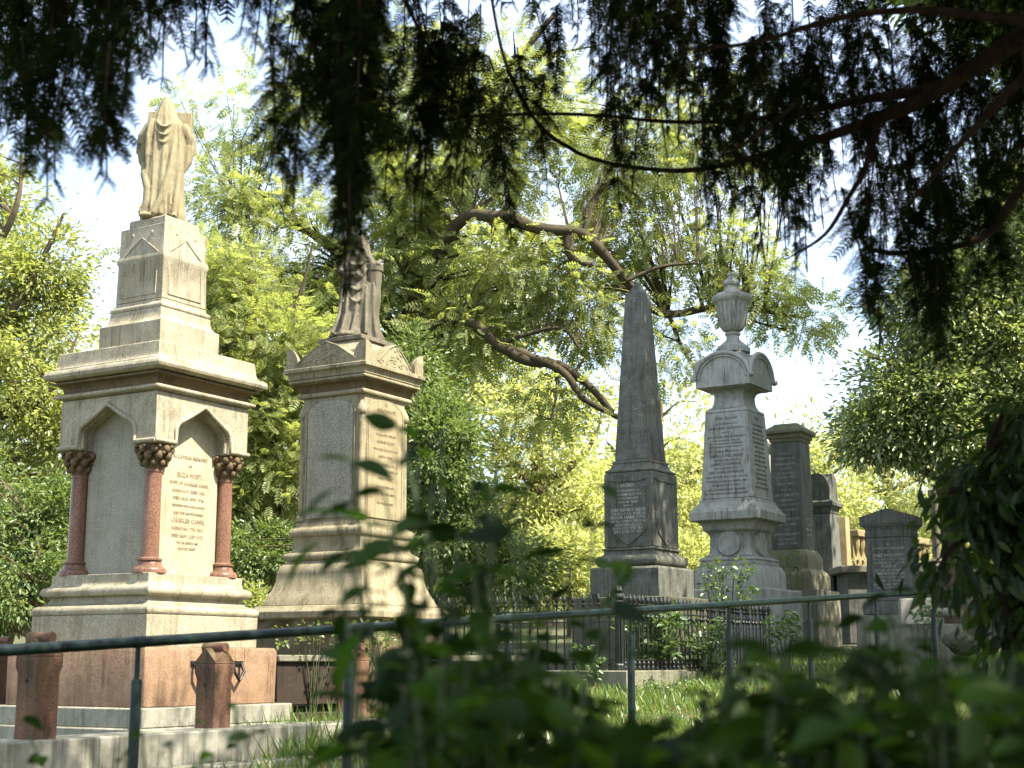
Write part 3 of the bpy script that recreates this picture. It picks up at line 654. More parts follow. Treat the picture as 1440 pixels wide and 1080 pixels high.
    for q in range(4):
        Mq = Matrix.Rotation(q * math.pi / 2, 4, 'Z')
        for rr, yo, k in ((.035, 0.0, 1.0), (.02, .018, .87)):
            pts = [(hA * 1.0 * k * math.cos(a), -hA - .01 + yo * .2, zS + (zT - zS) * k * math.sin(a)) for a in np.linspace(0, math.pi, 17)]
            if k == 1: pts = [(hA * 1.16, -hA - .01, zS + .0), (hA * 1.04, -hA - .01, zS + .005)] + pts[1:-1] + [(-hA * 1.04, -hA - .01, zS + .005), (-hA * 1.16, -hA - .01, zS)]
            av.tube(pts, rr, 8, Mq)
    av.build('archivolt', M['urn'], t, smooth=60)
    # urn on its foot
    q = lambda r, y: (m.m(r, y), m.z(y))
    MB().sq([m.c(56, 508), m.c(54, 500), m.c(46, 497)]).build('urn_pedestal', M['urn'], t, .004)
    MB().lathe([q(24, 497), q(24, 491), q(21, 488), q(16, 484), q(11, 480), q(9, 477), q(9, 473), q(11, 471), q(11, 469), q(9, 467.5)], 28).build('urn_foot', M['urn'], t)
    body = []; nf = 20
    pr = [(9, 467.4), (14, 465), (17.5, 460), (19.5, 452), (21.5, 442), (23, 431), (24, 427)]
    ub = MB(); loops = []
    for r, y in pr:
        rr, z = q(r, y); l = []
        for j in range(nf * 6):
            a = 2 * math.pi * j / (nf * 6); fl = max(0, math.sin(a * nf)) ** .6 if 429 < y < 461 else 0
            l.append((rr * (1 - .10 * fl) * math.cos(a), rr * (1 - .10 * fl) * math.sin(a), z))
        loops.append(l)
    ub.loft(loops); ub.build('urn_body', M['urn'], t, smooth=50)
    MB().lathe([q(24, 427), q(27.5, 424), q(28.5, 421), q(28, 418), q(24, 415), q(16, 412), q(11, 409), q(9, 405), q(9, 403), q(12, 401), q(12.5, 398), q(11, 395), q(6, 392), q(5, 390), q(6, 387), q(3.5, 384)], 28).build('urn_lid', M['urn'], t)
    return t, m
urn_monument()
# ------------------------------------------------------------------ pillars to the right
def pillar():
    m = Mon(1117, 800, 23.5, 21); th = R(-31)
    t = thing('pillar_headstone', 'tall dark square pillar headstone with flat moulded cap and worn pale lettering', 'headstone', (m.x, m.y, m.zb), th)
    c = m.prof
    MB().sq([(m.h(128, 850), 0), m.c(126, 832)]).build('step', M['kerb'], t, .012)
    MB().sq([m.c(101, 831.5), m.c(101, 811), m.c(97, 808), m.c(95, 806), m.c(84, 803), m.c(81, 802), m.c(81, 785), m.c(77, 782), m.c(75, 780), m.c(65, 774)]).build('plinth', M['pillarbuff'], t, .008)
    hb, zb, ht, zt = m.h(62, 773), m.z(773.5), m.h(55, 628), m.z(625)
    MB().sq([(hb, zb), (ht, zt)], ch=.012).build('shaft', M['pillar'], t, .006)
    b = c().l(54, 624.5).l(57, 623).l(58, 620).l(63, 618.5).qb(70, 613).l(74, 612).l(74, 608).l(70, 606.5).l(44, 599.5).l(42, 598)
    MB().sq(b.p).build('cap', M['pillarbuff'], t, .004)
    A, hh = faceM('L', hb, zb, ht, zt, .001)
    rows = [('SACRED TO', .885, .03), ('THE MEMORY OF', .84, .03), ('HENRY LEWIS', .785, .038), ('WHO DIED', .745, .028), ('AT CLIFTON', .70, .035), ('JANUARY 1864', .66, .035), ('AGED 39 YEARS', .60, .03), ('ALSO OF', .545, .03), ('LINDA EMBERTY,', .49, .046), ('THEIR SON', .445, .035), ('BORN JUNE 10TH 1861', .40, .036), ('DIED IN INFANCY', .355, .034), ('AND', .31, .03), ('JOHN BENNETT', .265, .042), ('AGED 47 YEARS', .22, .034), ('ALSO', .17, .03), ('SARAH BENNETT', .125, .044), ('HIS WIDOW', .08, .034), ('AGED 70 YEARS', .04, .034)]
    inscription(t, A, [(a, y * hh, s, 1.6 * (hb + (ht - hb) * y)) for a, y, s in rows], M['letter_pale'])
    A, hh = faceM('R', hb, zb, ht, zt, .001)
    inscription(t, A, [(s, y * hh, .04, 1.4 * hb) for s, y in (('ALSO OF', .27), ('ELLEN', .22), ('DIED 1890', .17), ('AGED 31', .12))], M['letter_pale'])
pillar()
def arch_pillar():
    m = Mon(1159, 800, 25.5, 20); th = R(-31)
    t = thing('arched_headstone', 'dark streaked pillar headstone with rounded arch head, behind the flat-capped pillar', 'headstone', (m.x, m.y, m.zb), th)
    c = m.prof
    MB().sq([(m.h(76, 850), 0), m.c(74, 836), m.c(66, 832)]).build('plinth', M['pillarbuff'], t, .01)
    MB().sq([m.c(52, 831.5), m.c(45, 724)]).build('shaft', M['pillar'], t, .008)
    MB().sq(c().l(46, 723.5).l(48, 719).qb(58, 714).l(60, 713).l(60, 708).l(55, 706).p).build('cornice', M['obelisk'], t, .004)
    h = m.h(46, 690); z0, z1, z2 = m.z(705.5), m.z(690), m.z(667)
    poly = [(-h, z0), (h, z0), (h, z1)] + [(h * math.cos(a), z1 + (z2 - z1) * math.sin(a)) for a in np.linspace(.05, math.pi - .05, 15)] + [(-h, z1)]
    k = MB().prism(poly, -h, h); k.prism([(x * .997, z + .001) for x, z in poly], -h * .997, h * .997, Matrix.Rotation(R(90), 4, 'Z'))
    k.build('arch_head', M['obelisk'], t, .004)
arch_pillar()
def small_headstone():
    m = Mon(1256, 800, 20.5, 14); th = R(-29)
    t = thing('pedimented_headstone', 'short dark headstone with low pointed pediment and panel of pale lettering', 'headstone', (m.x, m.y, m.zb), th)
    s = depth(790, 20.5) / F; ca, sa = math.cos(R(15)), math.sin(R(15))
    hx, hy = 60 * s / ca / 2, 60 * s / ca / 2 * .72
    z = m.z
    ky = hy / hx
    MB().sq([(hx * 1.5, 0), (hx * 1.5, z(868)), (hx * 1.42, z(865))], ky).build('step', M['kerb'], t, .01)
    MB().sq([(hx * 1.22, z(864.5)), (hx * 1.22, z(850)), (hx * 1.14, z(846))], ky).build('plinth', M['pillar'], t, .008)
    MB().sq([(hx * 1.04, z(845.5)), (hx * .98, z(757))], ky).build('die', M['pillar'], t, .006)
    P = [(hx * 1.0, z(756.6)), (hx * 1.03, z(754)), (hx * 1.03, z(750)), (hx * 1.0, z(749)), (hx * 1.02, z(745)), (hx * 1.12, z(741.5)), (hx * 1.2, z(741)), (hx * 1.2, z(739))]
    MB().sq(P, ky).build('cornice', M['pillar'], t, .003)
    w = hx * 1.22
    MB().prism([(-w, z(738.6)), (w, z(738.6)), (w, z(728)), (0, z(717)), (-w, z(728))], -w * ky, w * ky).build('pediment', M['pillar'], t, .005)
    A, hh = faceM('L', hx * 1.04, z(845.5), hx * .98, z(757), 0)
    A = Matrix.Translation((0, hx * 1.01 - hy * 1.01, 0)) @ A
    fr = MB(); q = hx * .80
    fr.tube([(-q, .0, 0), (-q, hh * .93, 0), (q, hh * .93, 0), (q, 0, 0)], .009, 6, A); fr.build('panel_border', M['pillar'], t)
    A2 = Matrix.Translation((0, -.006, 0)) @ A
    rows = [('IN', .875, .03), ('LOVING REMEMBRANCE', .81, .03), ('OF', .76, .024), ('JAMES BAXENDEN', .69, .046), ('WHO DIED DECEMBER', .635, .03), ('THE 18TH IN HIS 74TH YEAR', .58, .03), ('FANNY', .515, .044), ('THE WIFE OF THE ABOVE', .46, .03), ('JAMES BAXENDEN', .405, .04), ('WHO DIED 9TH NOVEMBER 1897', .35, .03), ('AGED 80 YEARS', .30, .03), ('BLESSED ARE THE DEAD', .24, .03), ('WHICH DIE IN THE LORD', .19, .03)]
    inscription(t, A2, [(a, y * hh, k, q * 1.75) for a, y, k in rows], M['letter_pale'])
small_headstone()
def setpos(px, py, Y): p = at(px, py, Y); return (p.x, p.y, float(ground(p.x, p.y)) - .03)
# brown square post and a carved balustrade behind
def right_background():
    z = lambda py, Y: at(720, py, Y).z
    l = setpos(1186, 800, 29); b = l[2]
    t = thing('gate_pier', 'plain ochre stone pier standing right of the arched headstone', 'pier', l, R(-31))
    MB().sq([(.13, 0), (.125, z(729, 29) - b), (.11, z(727, 29) - b)]).build('shaft', M['buff'], t, .008)
    MB().sq([(.19, 0), (.19, .18), (.14, .22)]).build('plinth', M['buff'], t, .008)
    l = setpos(1201, 800, 30); b = l[2]
    t = thing('stone_balustrade', 'ochre carved balustrade with pierced rings between pier and pedimented headstone', 'balustrade', l, R(48))
    zt = z(745, 30) - b; L = 3.4
    MB().box((L / 2, 0, zt - .07), (L, .26, .14)).build('coping', M['buff'], t, .015)
    MB().box((L / 2, 0, .3), (L, .24, .6)).build('plinth', M['buff'], t, .015)
    lf = MB(); rg = MB()
    for i in range(16):
        x = .11 + i * .21
        lf.lathe([(.005, zt - .55), (.06, zt - .42), (.09, zt - .3), (.085, zt - .14)], 10, Matrix.Translation((x, 0, 0)))
        pts = [(x + .085 * math.cos(a), 0, zt - .68 + .085 * math.sin(a)) for a in np.linspace(0, 2 * math.pi, 17)]
        rg.tube(pts, .032, 7)
    lf.build('carved_leaf', M['buff'], t); rg.build('pierced_ring', M['buff'], t)
    MB().box((L / 2, .03, zt - .36), (L, .06, .44)).build('back_panel', M['buff'], t)
    l = setpos(1282, 800, 25); b = l[2]
    t = thing('chest_tomb', 'long low chest tomb with grey slab top behind the pedimented headstone', 'tomb', l, R(0)); zt = z(799, 25) - b
    MB().box((0, 0, zt - .06), (2.75, 1.5, .12)).build('lid', M['kerb'], t, .02)
    MB().box((0, 0, (zt - .12) / 2), (2.5, 1.3, zt - .12)).build('chest', M['pillar'], t, .01)
    l = setpos(1318, 800, 28); b = l[2]
    t = thing('slim_column', 'slim weathered stone column standing behind the chest tomb', 'column', l, 0)
    MB().lathe([(.085, .25), (.08, .35), (.075, z(700, 28) - b), (.10, z(697, 28) - b), (.11, z(690, 28) - b), (.02, z(684, 28) - b)], 18).build('shaft', M['kerb'], t)
    MB().lathe([(.2, 0), (.2, z(800, 28) - b), (.16, z(793, 28) - b), (.17, z(790, 28) - b), (.12, z(786, 28) - b), (.09, z(784, 28) - b)], 18).build('column_base', M['kerb'], t)
    l = setpos(1076, 800, 27); b = l[2]
    t = thing('pale_headstone', 'pale stone headstone glimpsed between urn monument and flat-capped pillar', 'headstone', l, R(-31))
    MB().sq([(.3, 0), (.3, .25), (.24, .3)], .6).build('plinth', M['palekerb'], t, .01)
    MB().sq([(.23, .3), (.19, z(640, 27) - b), (.25, z(635, 27) - b), (.25, z(628, 27) - b), (.12, z(618, 27) - b)], .6).build('shaft', M['palekerb'], t, .008)
    # slabs and blocks on the grass at the right
    def slab(px0, px1, py0, py1, Y, dy, name, lab, mat, rz=-.2):
        a, c2 = at(px0, py0, Y), at(px1, py1, Y); w = c2.x - a.x; zt = a.z; g = float(ground((a.x + c2.x) / 2, Y)) - .05
        hgt = zt - g
        mb = MB(); n = 10
        mb.sq([(w / 2, 0), (w / 2 * .99, hgt - .02), (w / 2 * .97, hgt)], dy / w)
        o = mb.build(name, M[mat], None, .015); o.location = ((a.x + c2.x) / 2, Y + dy / 2, g); o.rotation_euler = (0, 0, rz)
        tag(o, lab, 'stone slab', 'stone slabs and kerbs on the right')
    slab(1271, 1318, 841, 856, 19.0, .5, 'stone_slab', 'pale upright stone slab behind the handrail below the pedimented headstone', 'palekerb')
    slab(1264, 1364, 877, 908, 17.6, .8, 'stone_slab', 'long low grey kerb slab with mossy front at the right', 'kerb', -.1)
    slab(1232, 1263, 868, 915, 17.0, .5, 'stone_slab', 'dark squared stone block beside the grey kerb slab', 'kerb', -.3)
    p0, p1 = at(1296, 861, 18.6), at(1352, 862, 18.2)
    o = MB().tube([p0, p0.lerp(p1, .5), p1], [.055, .06, .055], 12).build('fallen_column', M['kerb'], None, .01)
    tag(o, 'fallen round stone shaft lying on the slabs at the right', 'stone shaft')
    p = at(1352, 905, 17.2); rk = MB().ball((0, 0, 0), (.20, .17, .13), 26, 16)
    rk.v = [tuple(Vector(v) * (1 + .34 * noise.noise(Vector(v) * 6 + Vector((3, 1, 2))) + .16 * noise.noise(Vector(v) * 17))) for v in rk.v]
    tag(rk.build('boulder', M['kerbdark'], None, smooth=25, loc=(p.x, p.y, p.z)), 'rounded lichened boulder at the right end of the slabs', 'boulder')
right_background()
# ------------------------------------------------------------------ plot kerbs, red posts
PD = Vector((math.sin(R(31)), math.cos(R(31)), 0))      # along the row
PX = Vector((math.cos(R(31)), -math.sin(R(31)), 0))     # towards the path
def red_post(px, py_top, Y, label, first=None):
    p = at(px, py_top, Y); g = float(ground(p.x, p.y)) - .05; h = .90
    if first: 
        o = dup(first, (p.x, p.y, p.z - h), R(-31), label); return o
    t = thing('granite_post', label, 'post', (p.x, p.y, p.z - h), R(-31), 'red granite plot posts')
    w = .088
    mb = MB(); mb.sq([(w * 1.12, -.25), (w * 1.12, .16), (w * .98, .19), (w * .98, .66), (w * 1.1, .70), (w * 1.1, .76)])
    mb.build('shaft', M['redpost'], t, .006)
    gp = MB(); k = w * 1.1
    pr = [(-k, .7605), (k, .7605), (k, .775), (0, .87), (-k, .775)]
    gp.prism(pr, -k, k); gp.prism([(x * .997, z + .001) for x, z in pr], -k * .997, k * .997, Matrix.Rotation(R(90), 4, 'Z'))
    gp.build('gabled_head', M['redpost'], t, .004)
    MB().tube([(-k * 1.05, 0, .872), (k * 1.05, 0, .872)], .034, 12).build('roll_ridge', M['redpost'], t, .004)
    MB().lathe([(.009, 0), (.011, .006), (.005, .010)], 10, Matrix.Translation((0, -w * 1.0, .62)) @ Matrix.Rotation(R(90), 4, 'X')).build('rivet', M['carve_dark'], t)
    return t
rp = red_post(303, 905, 10.35, 'red granite post with gabled head at the front of the columned monument')
red_post(58, 890, 8.9, 'red granite post nearest the left edge, dappled with sun', rp)
red_post(497, 905, 12.3, 'red granite post behind the handrail, right of the columned monument', rp)
red_post(4, 896, 12.6, 'red granite post cut by the left edge behind the kerb', rp)
def along(p, d, L, h0, h1, th, name, lab, mat, cat, group=None):
    o = MB().box((L / 2, 0, (h0 + h1) / 2), (L, th, h1 - h0)).build(name, M[mat], None, .012)
    o.location = p; o.rotation_euler = (0, 0, math.atan2(d.y, d.x)); return tag(o, lab, cat, group)
a = at(303, 905, 10.35); zk = at(303, 1024, 10.3).z
st0 = Vector((a.x, a.y, 0)) + PX * .06
k1 = st0 - PD * 3.3; k1.z = zk
along(k1, PD, 5.55, -.34, 0, .34, 'plot_kerb', 'pale granite kerb running in front of the columned monument', 'palekerb', 'kerb', 'grave plot kerbs')
k2 = st0 + PX * .30 - PD * 3.3; k2.z = at(303, 1072, 10.0).z
along(k2, PD, 5.2, -.25, 0, .20, 'plot_kerb', 'lower pale step in front of the pale granite kerb', 'palekerb', 'kerb', 'grave plot kerbs')
# drop handle of iron on the plinth front
def handles():
    t = m1
    h = t.h(368, 950); z = t.z(948)
    for s, nm in ((-.19, 1), (.24, 1)):
        pts = [(h + .02, s - .05, z + .09), (h + .05, s - .055, z + .02), (h + .05, s, z - .05), (h + .05, s + .055, z + .02), (h + .02, s + .05, z + .09)]
        k = MB().tube(pts, .014, 8)
        k.box((h + .008, s, z + .09), (.016, .16, .03)); k.build('iron_handle', M['iron'], mon1, smooth=50)
handles()
# brown stone walling of the second plot (two courses and a coping, rubble behind)
def brown_wall():
    p = at(378, 921, 13.1); zt = p.z; g = float(ground(p.x, p.y)) - .1; hgt = zt - g
    t = thing('plot_wall', 'dark brown polished stone wall of two courses beneath the mourner monument', 'wall', (p.x, p.y, g), math.atan2(PD.y, PD.x) - .33)
    L = 2.9
    MB().box((L / 2, 0, hgt - .03), (L, .34, .06)).build('coping', M['kerb'], t, .01)
    x = 0
    for i, w in enumerate((.95, .75, 1.2)):
        MB().box((x + w / 2, 0, hgt * .68), (w - .012, .28, hgt * .58 - .05)).build('upper_block', M['brown'], t, .008)
        MB().box((x + w / 2, -.015, hgt * .17), (w - .012, .31, hgt * .33)).build('lower_block', M['brown'], t, .008)
        x += w
    MB().box((L / 2, .06, hgt * .36), (L, .18, .06)).build('joint', M['carve_dark'], t)
brown_wall()
# ------------------------------------------------------------------ cast iron railings
def rail_bar(h, par):
    b = MB(); b.lathe([(.010, .0), (.010, h)], 8)
    b.lathe([(.022, .01), (.024, .03), (.014, .05), (.024, .07), (.024, .085), (.012, .10)], 10)
    b.lathe([(.012, h - .02), (.024, h), (.024, h + .012), (.010, h + .022), (.028, h + .05), (.022, h + .08), (.004, h + .125)], 10)
    b.lathe([(.010, h - .15), (.026, h - .13), (.026, h - .115), (.010, h - .10)], 8)
    return b
def iron_railing(p0, d, L, h, label, lastpost=True):
    t = thing('iron_railing', label, 'railing', p0, math.atan2(d.y, d.x), 'cast iron railings of the obelisk plot')
    bar = rail_bar(h, t).build('bar', M['iron'], t, smooth=45)
    n = int(L / .115)
    for i in range(n):
        o = bar if i == 0 else bar.copy()
        if i: COL.objects.link(o); o.parent = t
        o.location = (.11 + i * (L - .11) / n, 0, 0); o.rotation_euler = (random.uniform(-.02, .02), random.uniform(-.02, .02), 0)
    MB().box((L / 2, 0, h - .07), (L, .03, .018)).build('top_rail', M['iron'], t, .003)
    MB().box((L / 2, 0, h - .19), (L, .026, .014)).build('middle_rail', M['iron'], t, .003)
    MB().box((L / 2, 0, .115), (L, .03, .018)).build('bottom_rail', M['iron'], t, .003)
    q = MB(); q.box((0, 0, (h) / 2), (.055, .055, h))
    q.lathe([(.045, 0), (.045, .06), (.03, .08)], 12); q.lathe([(.03, h), (.05, h + .02), (.05, h + .035), (.022, h + .05), (.045, h + .075), (.045, h + .10), (.02, h + .12), (.035, h + .15), (.03, h + .17), (.005, h + .21)], 12)
    q.build('corner_post', M['iron'], t, .002)
    return t
def railings():
    pc = at(872, 943, 16.3); 
    dl = -PX.copy()
    for (d, L, lab) in ((dl, 2.7, 'black cast iron railing with spear finials left of the obelisk'), (PD, 4.6, 'black cast iron railing with bulbous bar feet in front of the urn monument')):
        iron_railing(pc + d * .02, d, L, .72, lab)
    q = Vector((pc.x, pc.y, pc.z))
    for d, L, lab in ((dl, 2.9, 'stone kerb under the railing left of the obelisk'), (PD, 1.3, 'cracked stone kerb under the railing corner')):
        p = q + d * (-.16 if d is dl else .17)
        along(p, d, L, -.45, 0, .30, 'plot_kerb', lab, 'kerb', 'kerb', 'grave plot kerbs')
    p = q + PD * 1.49 - PX * .05
    along(Vector((p.x, p.y, p.z - .02)), PD, 3.2, -.45, 0, .30, 'plot_kerb', 'stone kerb stretching behind the railing before the urn monument', 'kerb', 'kerb', 'grave plot kerbs')
railings()
# ------------------------------------------------------------------ handrail
def handrail():
    t = thing('handrail', 'dark green tubular handrail climbing from left to right along the path', 'handrail', (R0.x, R0.y, E - .91))
    pts = []; 
    for n in np.arange(-3, 9.6, 1.0):
        p = R0 + RD * 1.5 * n; pts.append((p.x - R0.x, p.y - R0.y, 1.0 + .0905 * n + (.01 if n > 8 else 0)))
    MB().tube(pts, .027, 14).build('rail', M['rail'], t, smooth=60)
    for n in range(-3, 10):
        p = R0 + RD * 1.5 * n; zr = 1.0 + .0905 * n; g = float(ground(p.x, p.y)) - (E - .91) - .1
        b = MB().lathe([(.027, g), (.027, zr - .19), (.024, zr - .18)], 14, Matrix.Translation((p.x - R0.x, p.y - R0.y, 0))).build('post', M['rail'], t)
        MB().lathe([(.013, zr - .185), (.013, zr - .015)], 10, Matrix.Translation((p.x - R0.x, p.y - R0.y, 0))).build('spigot', M['rail'], b)
        c0 = Vector((p.x - R0.x, p.y - R0.y, zr)); dv = Vector((RD.x, RD.y, .0603)).normalized()
        MB().tube([c0 - dv * .035, c0 + dv * .035], .0295, 14).build('saddle', M['rail'], b, .002)
handrail()
# ------------------------------------------------------------------ foliage
def T_leaf(w=.5, fold=.12):          # two quads folded on the midrib
    V = np.array([(0, 0, 0), (w * .42, .38, fold), (w * .28, .74, fold * .7), (0, 1, -.05), (-w * .28, .74, fold * .7), (-w * .42, .38, fold)], float)
    return V, np.array([(0, 1, 2, 3), (0, 3, 4, 5)])
def T_diamond(w=.45, fold=.08):
    return np.array([(0, 0, 0), (w / 2, .45, fold), (0, 1, -.04), (-w / 2, .45, fold)], float), np.array([(0, 1, 2, 3)])
def T_pinnate(pairs=5):
    V, Q = [], []
    def lf(o, a, l, w, z):
        d = np.array([math.sin(a), math.cos(a), z]); s = np.array([math.cos(a), -math.sin(a), 0]); b = len(V); o = np.array(o)
        V.extend([o, o + d * l * .45 + s * w / 2, o + d * l, o + d * l * .45 - s * w / 2]); Q.append((b, b + 1, b + 2, b + 3))
    for i in range(pairs):
        y = .16 + .68 * i / (pairs - 1)
        for sg in (-1, 1): lf((0, y, -.10 * y * y), sg * 1.0, .32 * (1 - .25 * abs(i - 2) / 2), .12, -.10)
    lf((0, .85, -.08), 0, .3, .12, -.1)
    b = len(V); V.extend([(-.008, 0, 0), (.008, 0, 0), (.006, .85, -.08), (-.006, .85, -.08)]); Q.append((b, b + 1, b + 2, b + 3))
    return np.array(V, float), np.array(Q)
def T_yew(n=13):
    V, Q = [], []
    for i in range(n):
        y = .05 + .9 * i / n
        for sg in (-1, 1):
            a = sg * (.95 + .1 * ((i * 7) % 3 - 1)); l = .21 * (1 - .5 * y); w = .036
            d = np.array([math.sin(a), math.cos(a), .05 * ((i % 3) - 1)]); s = np.array([math.cos(a), -math.sin(a), .25 * sg]); o = np.array([0, y, -.12 * y * y]); b = len(V)
            V.extend([o - s * w * .5, o + s * w * .5, o + d * l + s * w * .25, o + d * l - s * w * .25]); Q.append((b, b + 1, b + 2, b + 3))
    b = len(V); V.extend([(-.012, 0, 0), (.012, 0, 0), (.006, .97, -.12), (-.006, .97, -.12)]); Q.append((b, b + 1, b + 2, b + 3))
    return np.array(V, float), np.array(Q)
def T_big(k=1.0):                     # broad leaf for close foreground, curved
    V, Q = [], []; prof = [(y, w * k) for y, w in ((0, .01), (.12, .18), (.3, .30), (.5, .32), (.7, .25), (.86, .13), (1, .005))]
    for y, w in prof:
        z = -.22 * y * y
        V.extend([(-w, y, z + .10 * w / .3), (0, y, z), (w, y, z + .10 * w / .3)])
    for i in range(len(prof) - 1):
        b = i * 3; Q.extend([(b, b + 1, b + 4, b + 3), (b + 1, b + 2, b + 5, b + 4)])
    b = len(V); V.extend([(-.012, -.22, .02), (.012, -.22, .02), (.012, .02, 0), (-.012, .02, 0)]); Q.append((b, b + 1, b + 2, b + 3))
    return np.array(V, float), np.array(Q)
def unit(a): return a / np.maximum(np.linalg.norm(a, axis=-1, keepdims=True), 1e-9)
def scatter(T, P, D, S_, up=(0, 0, 1), tilt=.6):
    V, Q = T; n = len(P); P = np.asarray(P, float); D = unit(np.asarray(D, float))
    U = unit(np.array(up, float) + rng.normal(0, tilt, (n, 3)))
    X = unit(np.cross(D, U)); Z = np.cross(X, D)
    S_ = np.broadcast_to(np.asarray(S_, float), (n,))
    W = (V[None, :, 0:1] * X[:, None] + V[None, :, 1:2] * D[:, None] + V[None, :, 2:3] * Z[:, None]) * S_[:, None, None] + P[:, None]
    F_ = Q[None] + (np.arange(n) * len(V))[:, None, None]
    return W.reshape(-1, 3), F_.reshape(-1, 4)
def merge(parts):
    Vs, Qs, o = [], [], 0
    for V, Q in parts: Vs.append(V); Qs.append(Q + o); o += len(V)
    return np.concatenate(Vs), np.concatenate(Qs)
def rdir(n): return unit(rng.normal(0, 1, (n, 3)))
def clumps(blobs, shell=.45):
    """blobs: (centre, radii, n) -> clump centres, outward direction"""
    C, O = [], []
    for c, r, n in blobs:
        d = rdir(n); u = rng.uniform(0, 1, (n, 1)) ** shell
        C.append(np.array(c) + d * u * np.array(r)); O.append(d)
    return np.concatenate(C), np.concatenate(O)
def clump_leaves(C, O, rad, per, flat=.6, droop=.25, out=.7):
    n = len(C); k = rng.integers(int(per * .5), int(per * 1.5) + 1, n)
    idx = np.repeat(np.arange(n), k); m = len(idx)
    rr = rad * rng.uniform(.6, 1.3, n)[idx]
    g = rng.normal(0, .5, (m, 3)) * np.array([1, 1, flat])
    P = C[idx] + g * rr[:, None]
    D = unit(unit(g) * .8 + O[idx] * out + rng.normal(0, .45, (m, 3)) + np.array([0, 0, -droop]))
    return P, D
def branches(mb, skel, C, frac, r0, r1, seg=5):
    sk = np.array([p for p, r in skel])
    pick = rng.permutation(len(C))[:int(len(C) * frac)]
    for i in pick:
        c = C[i]; d = np.linalg.norm(sk - c, axis=1) + np.maximum(0, sk[:, 2] - c[2] + .2) * .8
        j = int(np.argmin(d)); a = Vector(sk[j]); b = Vector(c); m = a.lerp(b, .5) + Vector((0, 0, .10 * (b - a).length)) + Vector(rng.normal(0, .05, 3)) * (b - a).length
        q = min(skel[j][1] * .6, r0)
        mb.tube([a, a.lerp(m, .5).lerp(m, .1), m, b], [q, q * .75, q * .5, r1], seg, cap=False)
def limb(mb, pts, rads, n=8, sub=5, skel=None, wob=.02):
    """smooth limb through control points"""
    P = [Vector(p) for p in pts]; out, rr = [], []
    for i in range(len(P) - 1):
        p0, p1, p2, p3 = P[max(i - 1, 0)], P[i], P[i + 1], P[min(i + 2, len(P) - 1)]
        for s in range(sub):
            t = s / sub
            q = .5 * ((2 * p1) + (p2 - p0) * t + (2 * p0 - 5 * p1 + 4 * p2 - p3) * t * t + (3 * p1 - p0 - 3 * p2 + p3) * t ** 3)
            r = rads[i] + (rads[i + 1] - rads[i]) * t
            out.append(q + Vector(rng.normal(0, 1, 3)) * wob * r * 4); rr.append(r * (1 + rng.normal(0, .06)))
    out.append(P[-1]); rr.append(rads[-1]); mb.tube(out, rr, n)
    if skel is not None: skel += [(tuple(p), r) for p, r in zip(out, rr)]
def PB(px, py, Y, rpx, rpy, rd, n):
    """crown blob given where it is seen"""
    p = at(px, py, Y); s = depth(py, Y) / F
    return (tuple(p), (rpx * s, rd, rpy * s), n)
def tree(name, label, cat, base, trunk_pts, trunk_r, limbs, blobs, T, mat, size, rad, per, bark='bark', frac=.6, droop=.25, group=None, flat=.6, shell=.45, br=(.045, .008), tilt=.6):
    g = float(ground(base[0], base[1])) - .1
    t = thing(name, label, cat, (base[0], base[1], g), 0, group); o = np.array([base[0], base[1], g])
    mb = MB(); skel = []
    limb(mb, [(base[0], base[1], g)] + trunk_pts, trunk_r, 10, 4, skel)
    for pts, rr in limbs: limb(mb, pts, rr, 8, 5, skel)
    C, O = clumps(blobs, shell); branches(mb, skel, C, frac, *br)
    mb.v = [tuple(Vector(v) - Vector(o)) for v in mb.v]
    mb.build('trunk', M[bark], t, smooth=60)
    P, D = clump_leaves(C, O, rad, per, flat, droop)
    V, Q = scatter(T, P, D, size * rng.uniform(.45, 1.4, len(P)), tilt=tilt)
    np_mesh('crown', V - o, Q, M[mat], t)
    return t
TL, TD, TP, TY, TB = T_leaf(), T_diamond(), T_pinnate(), T_yew(), T_big()
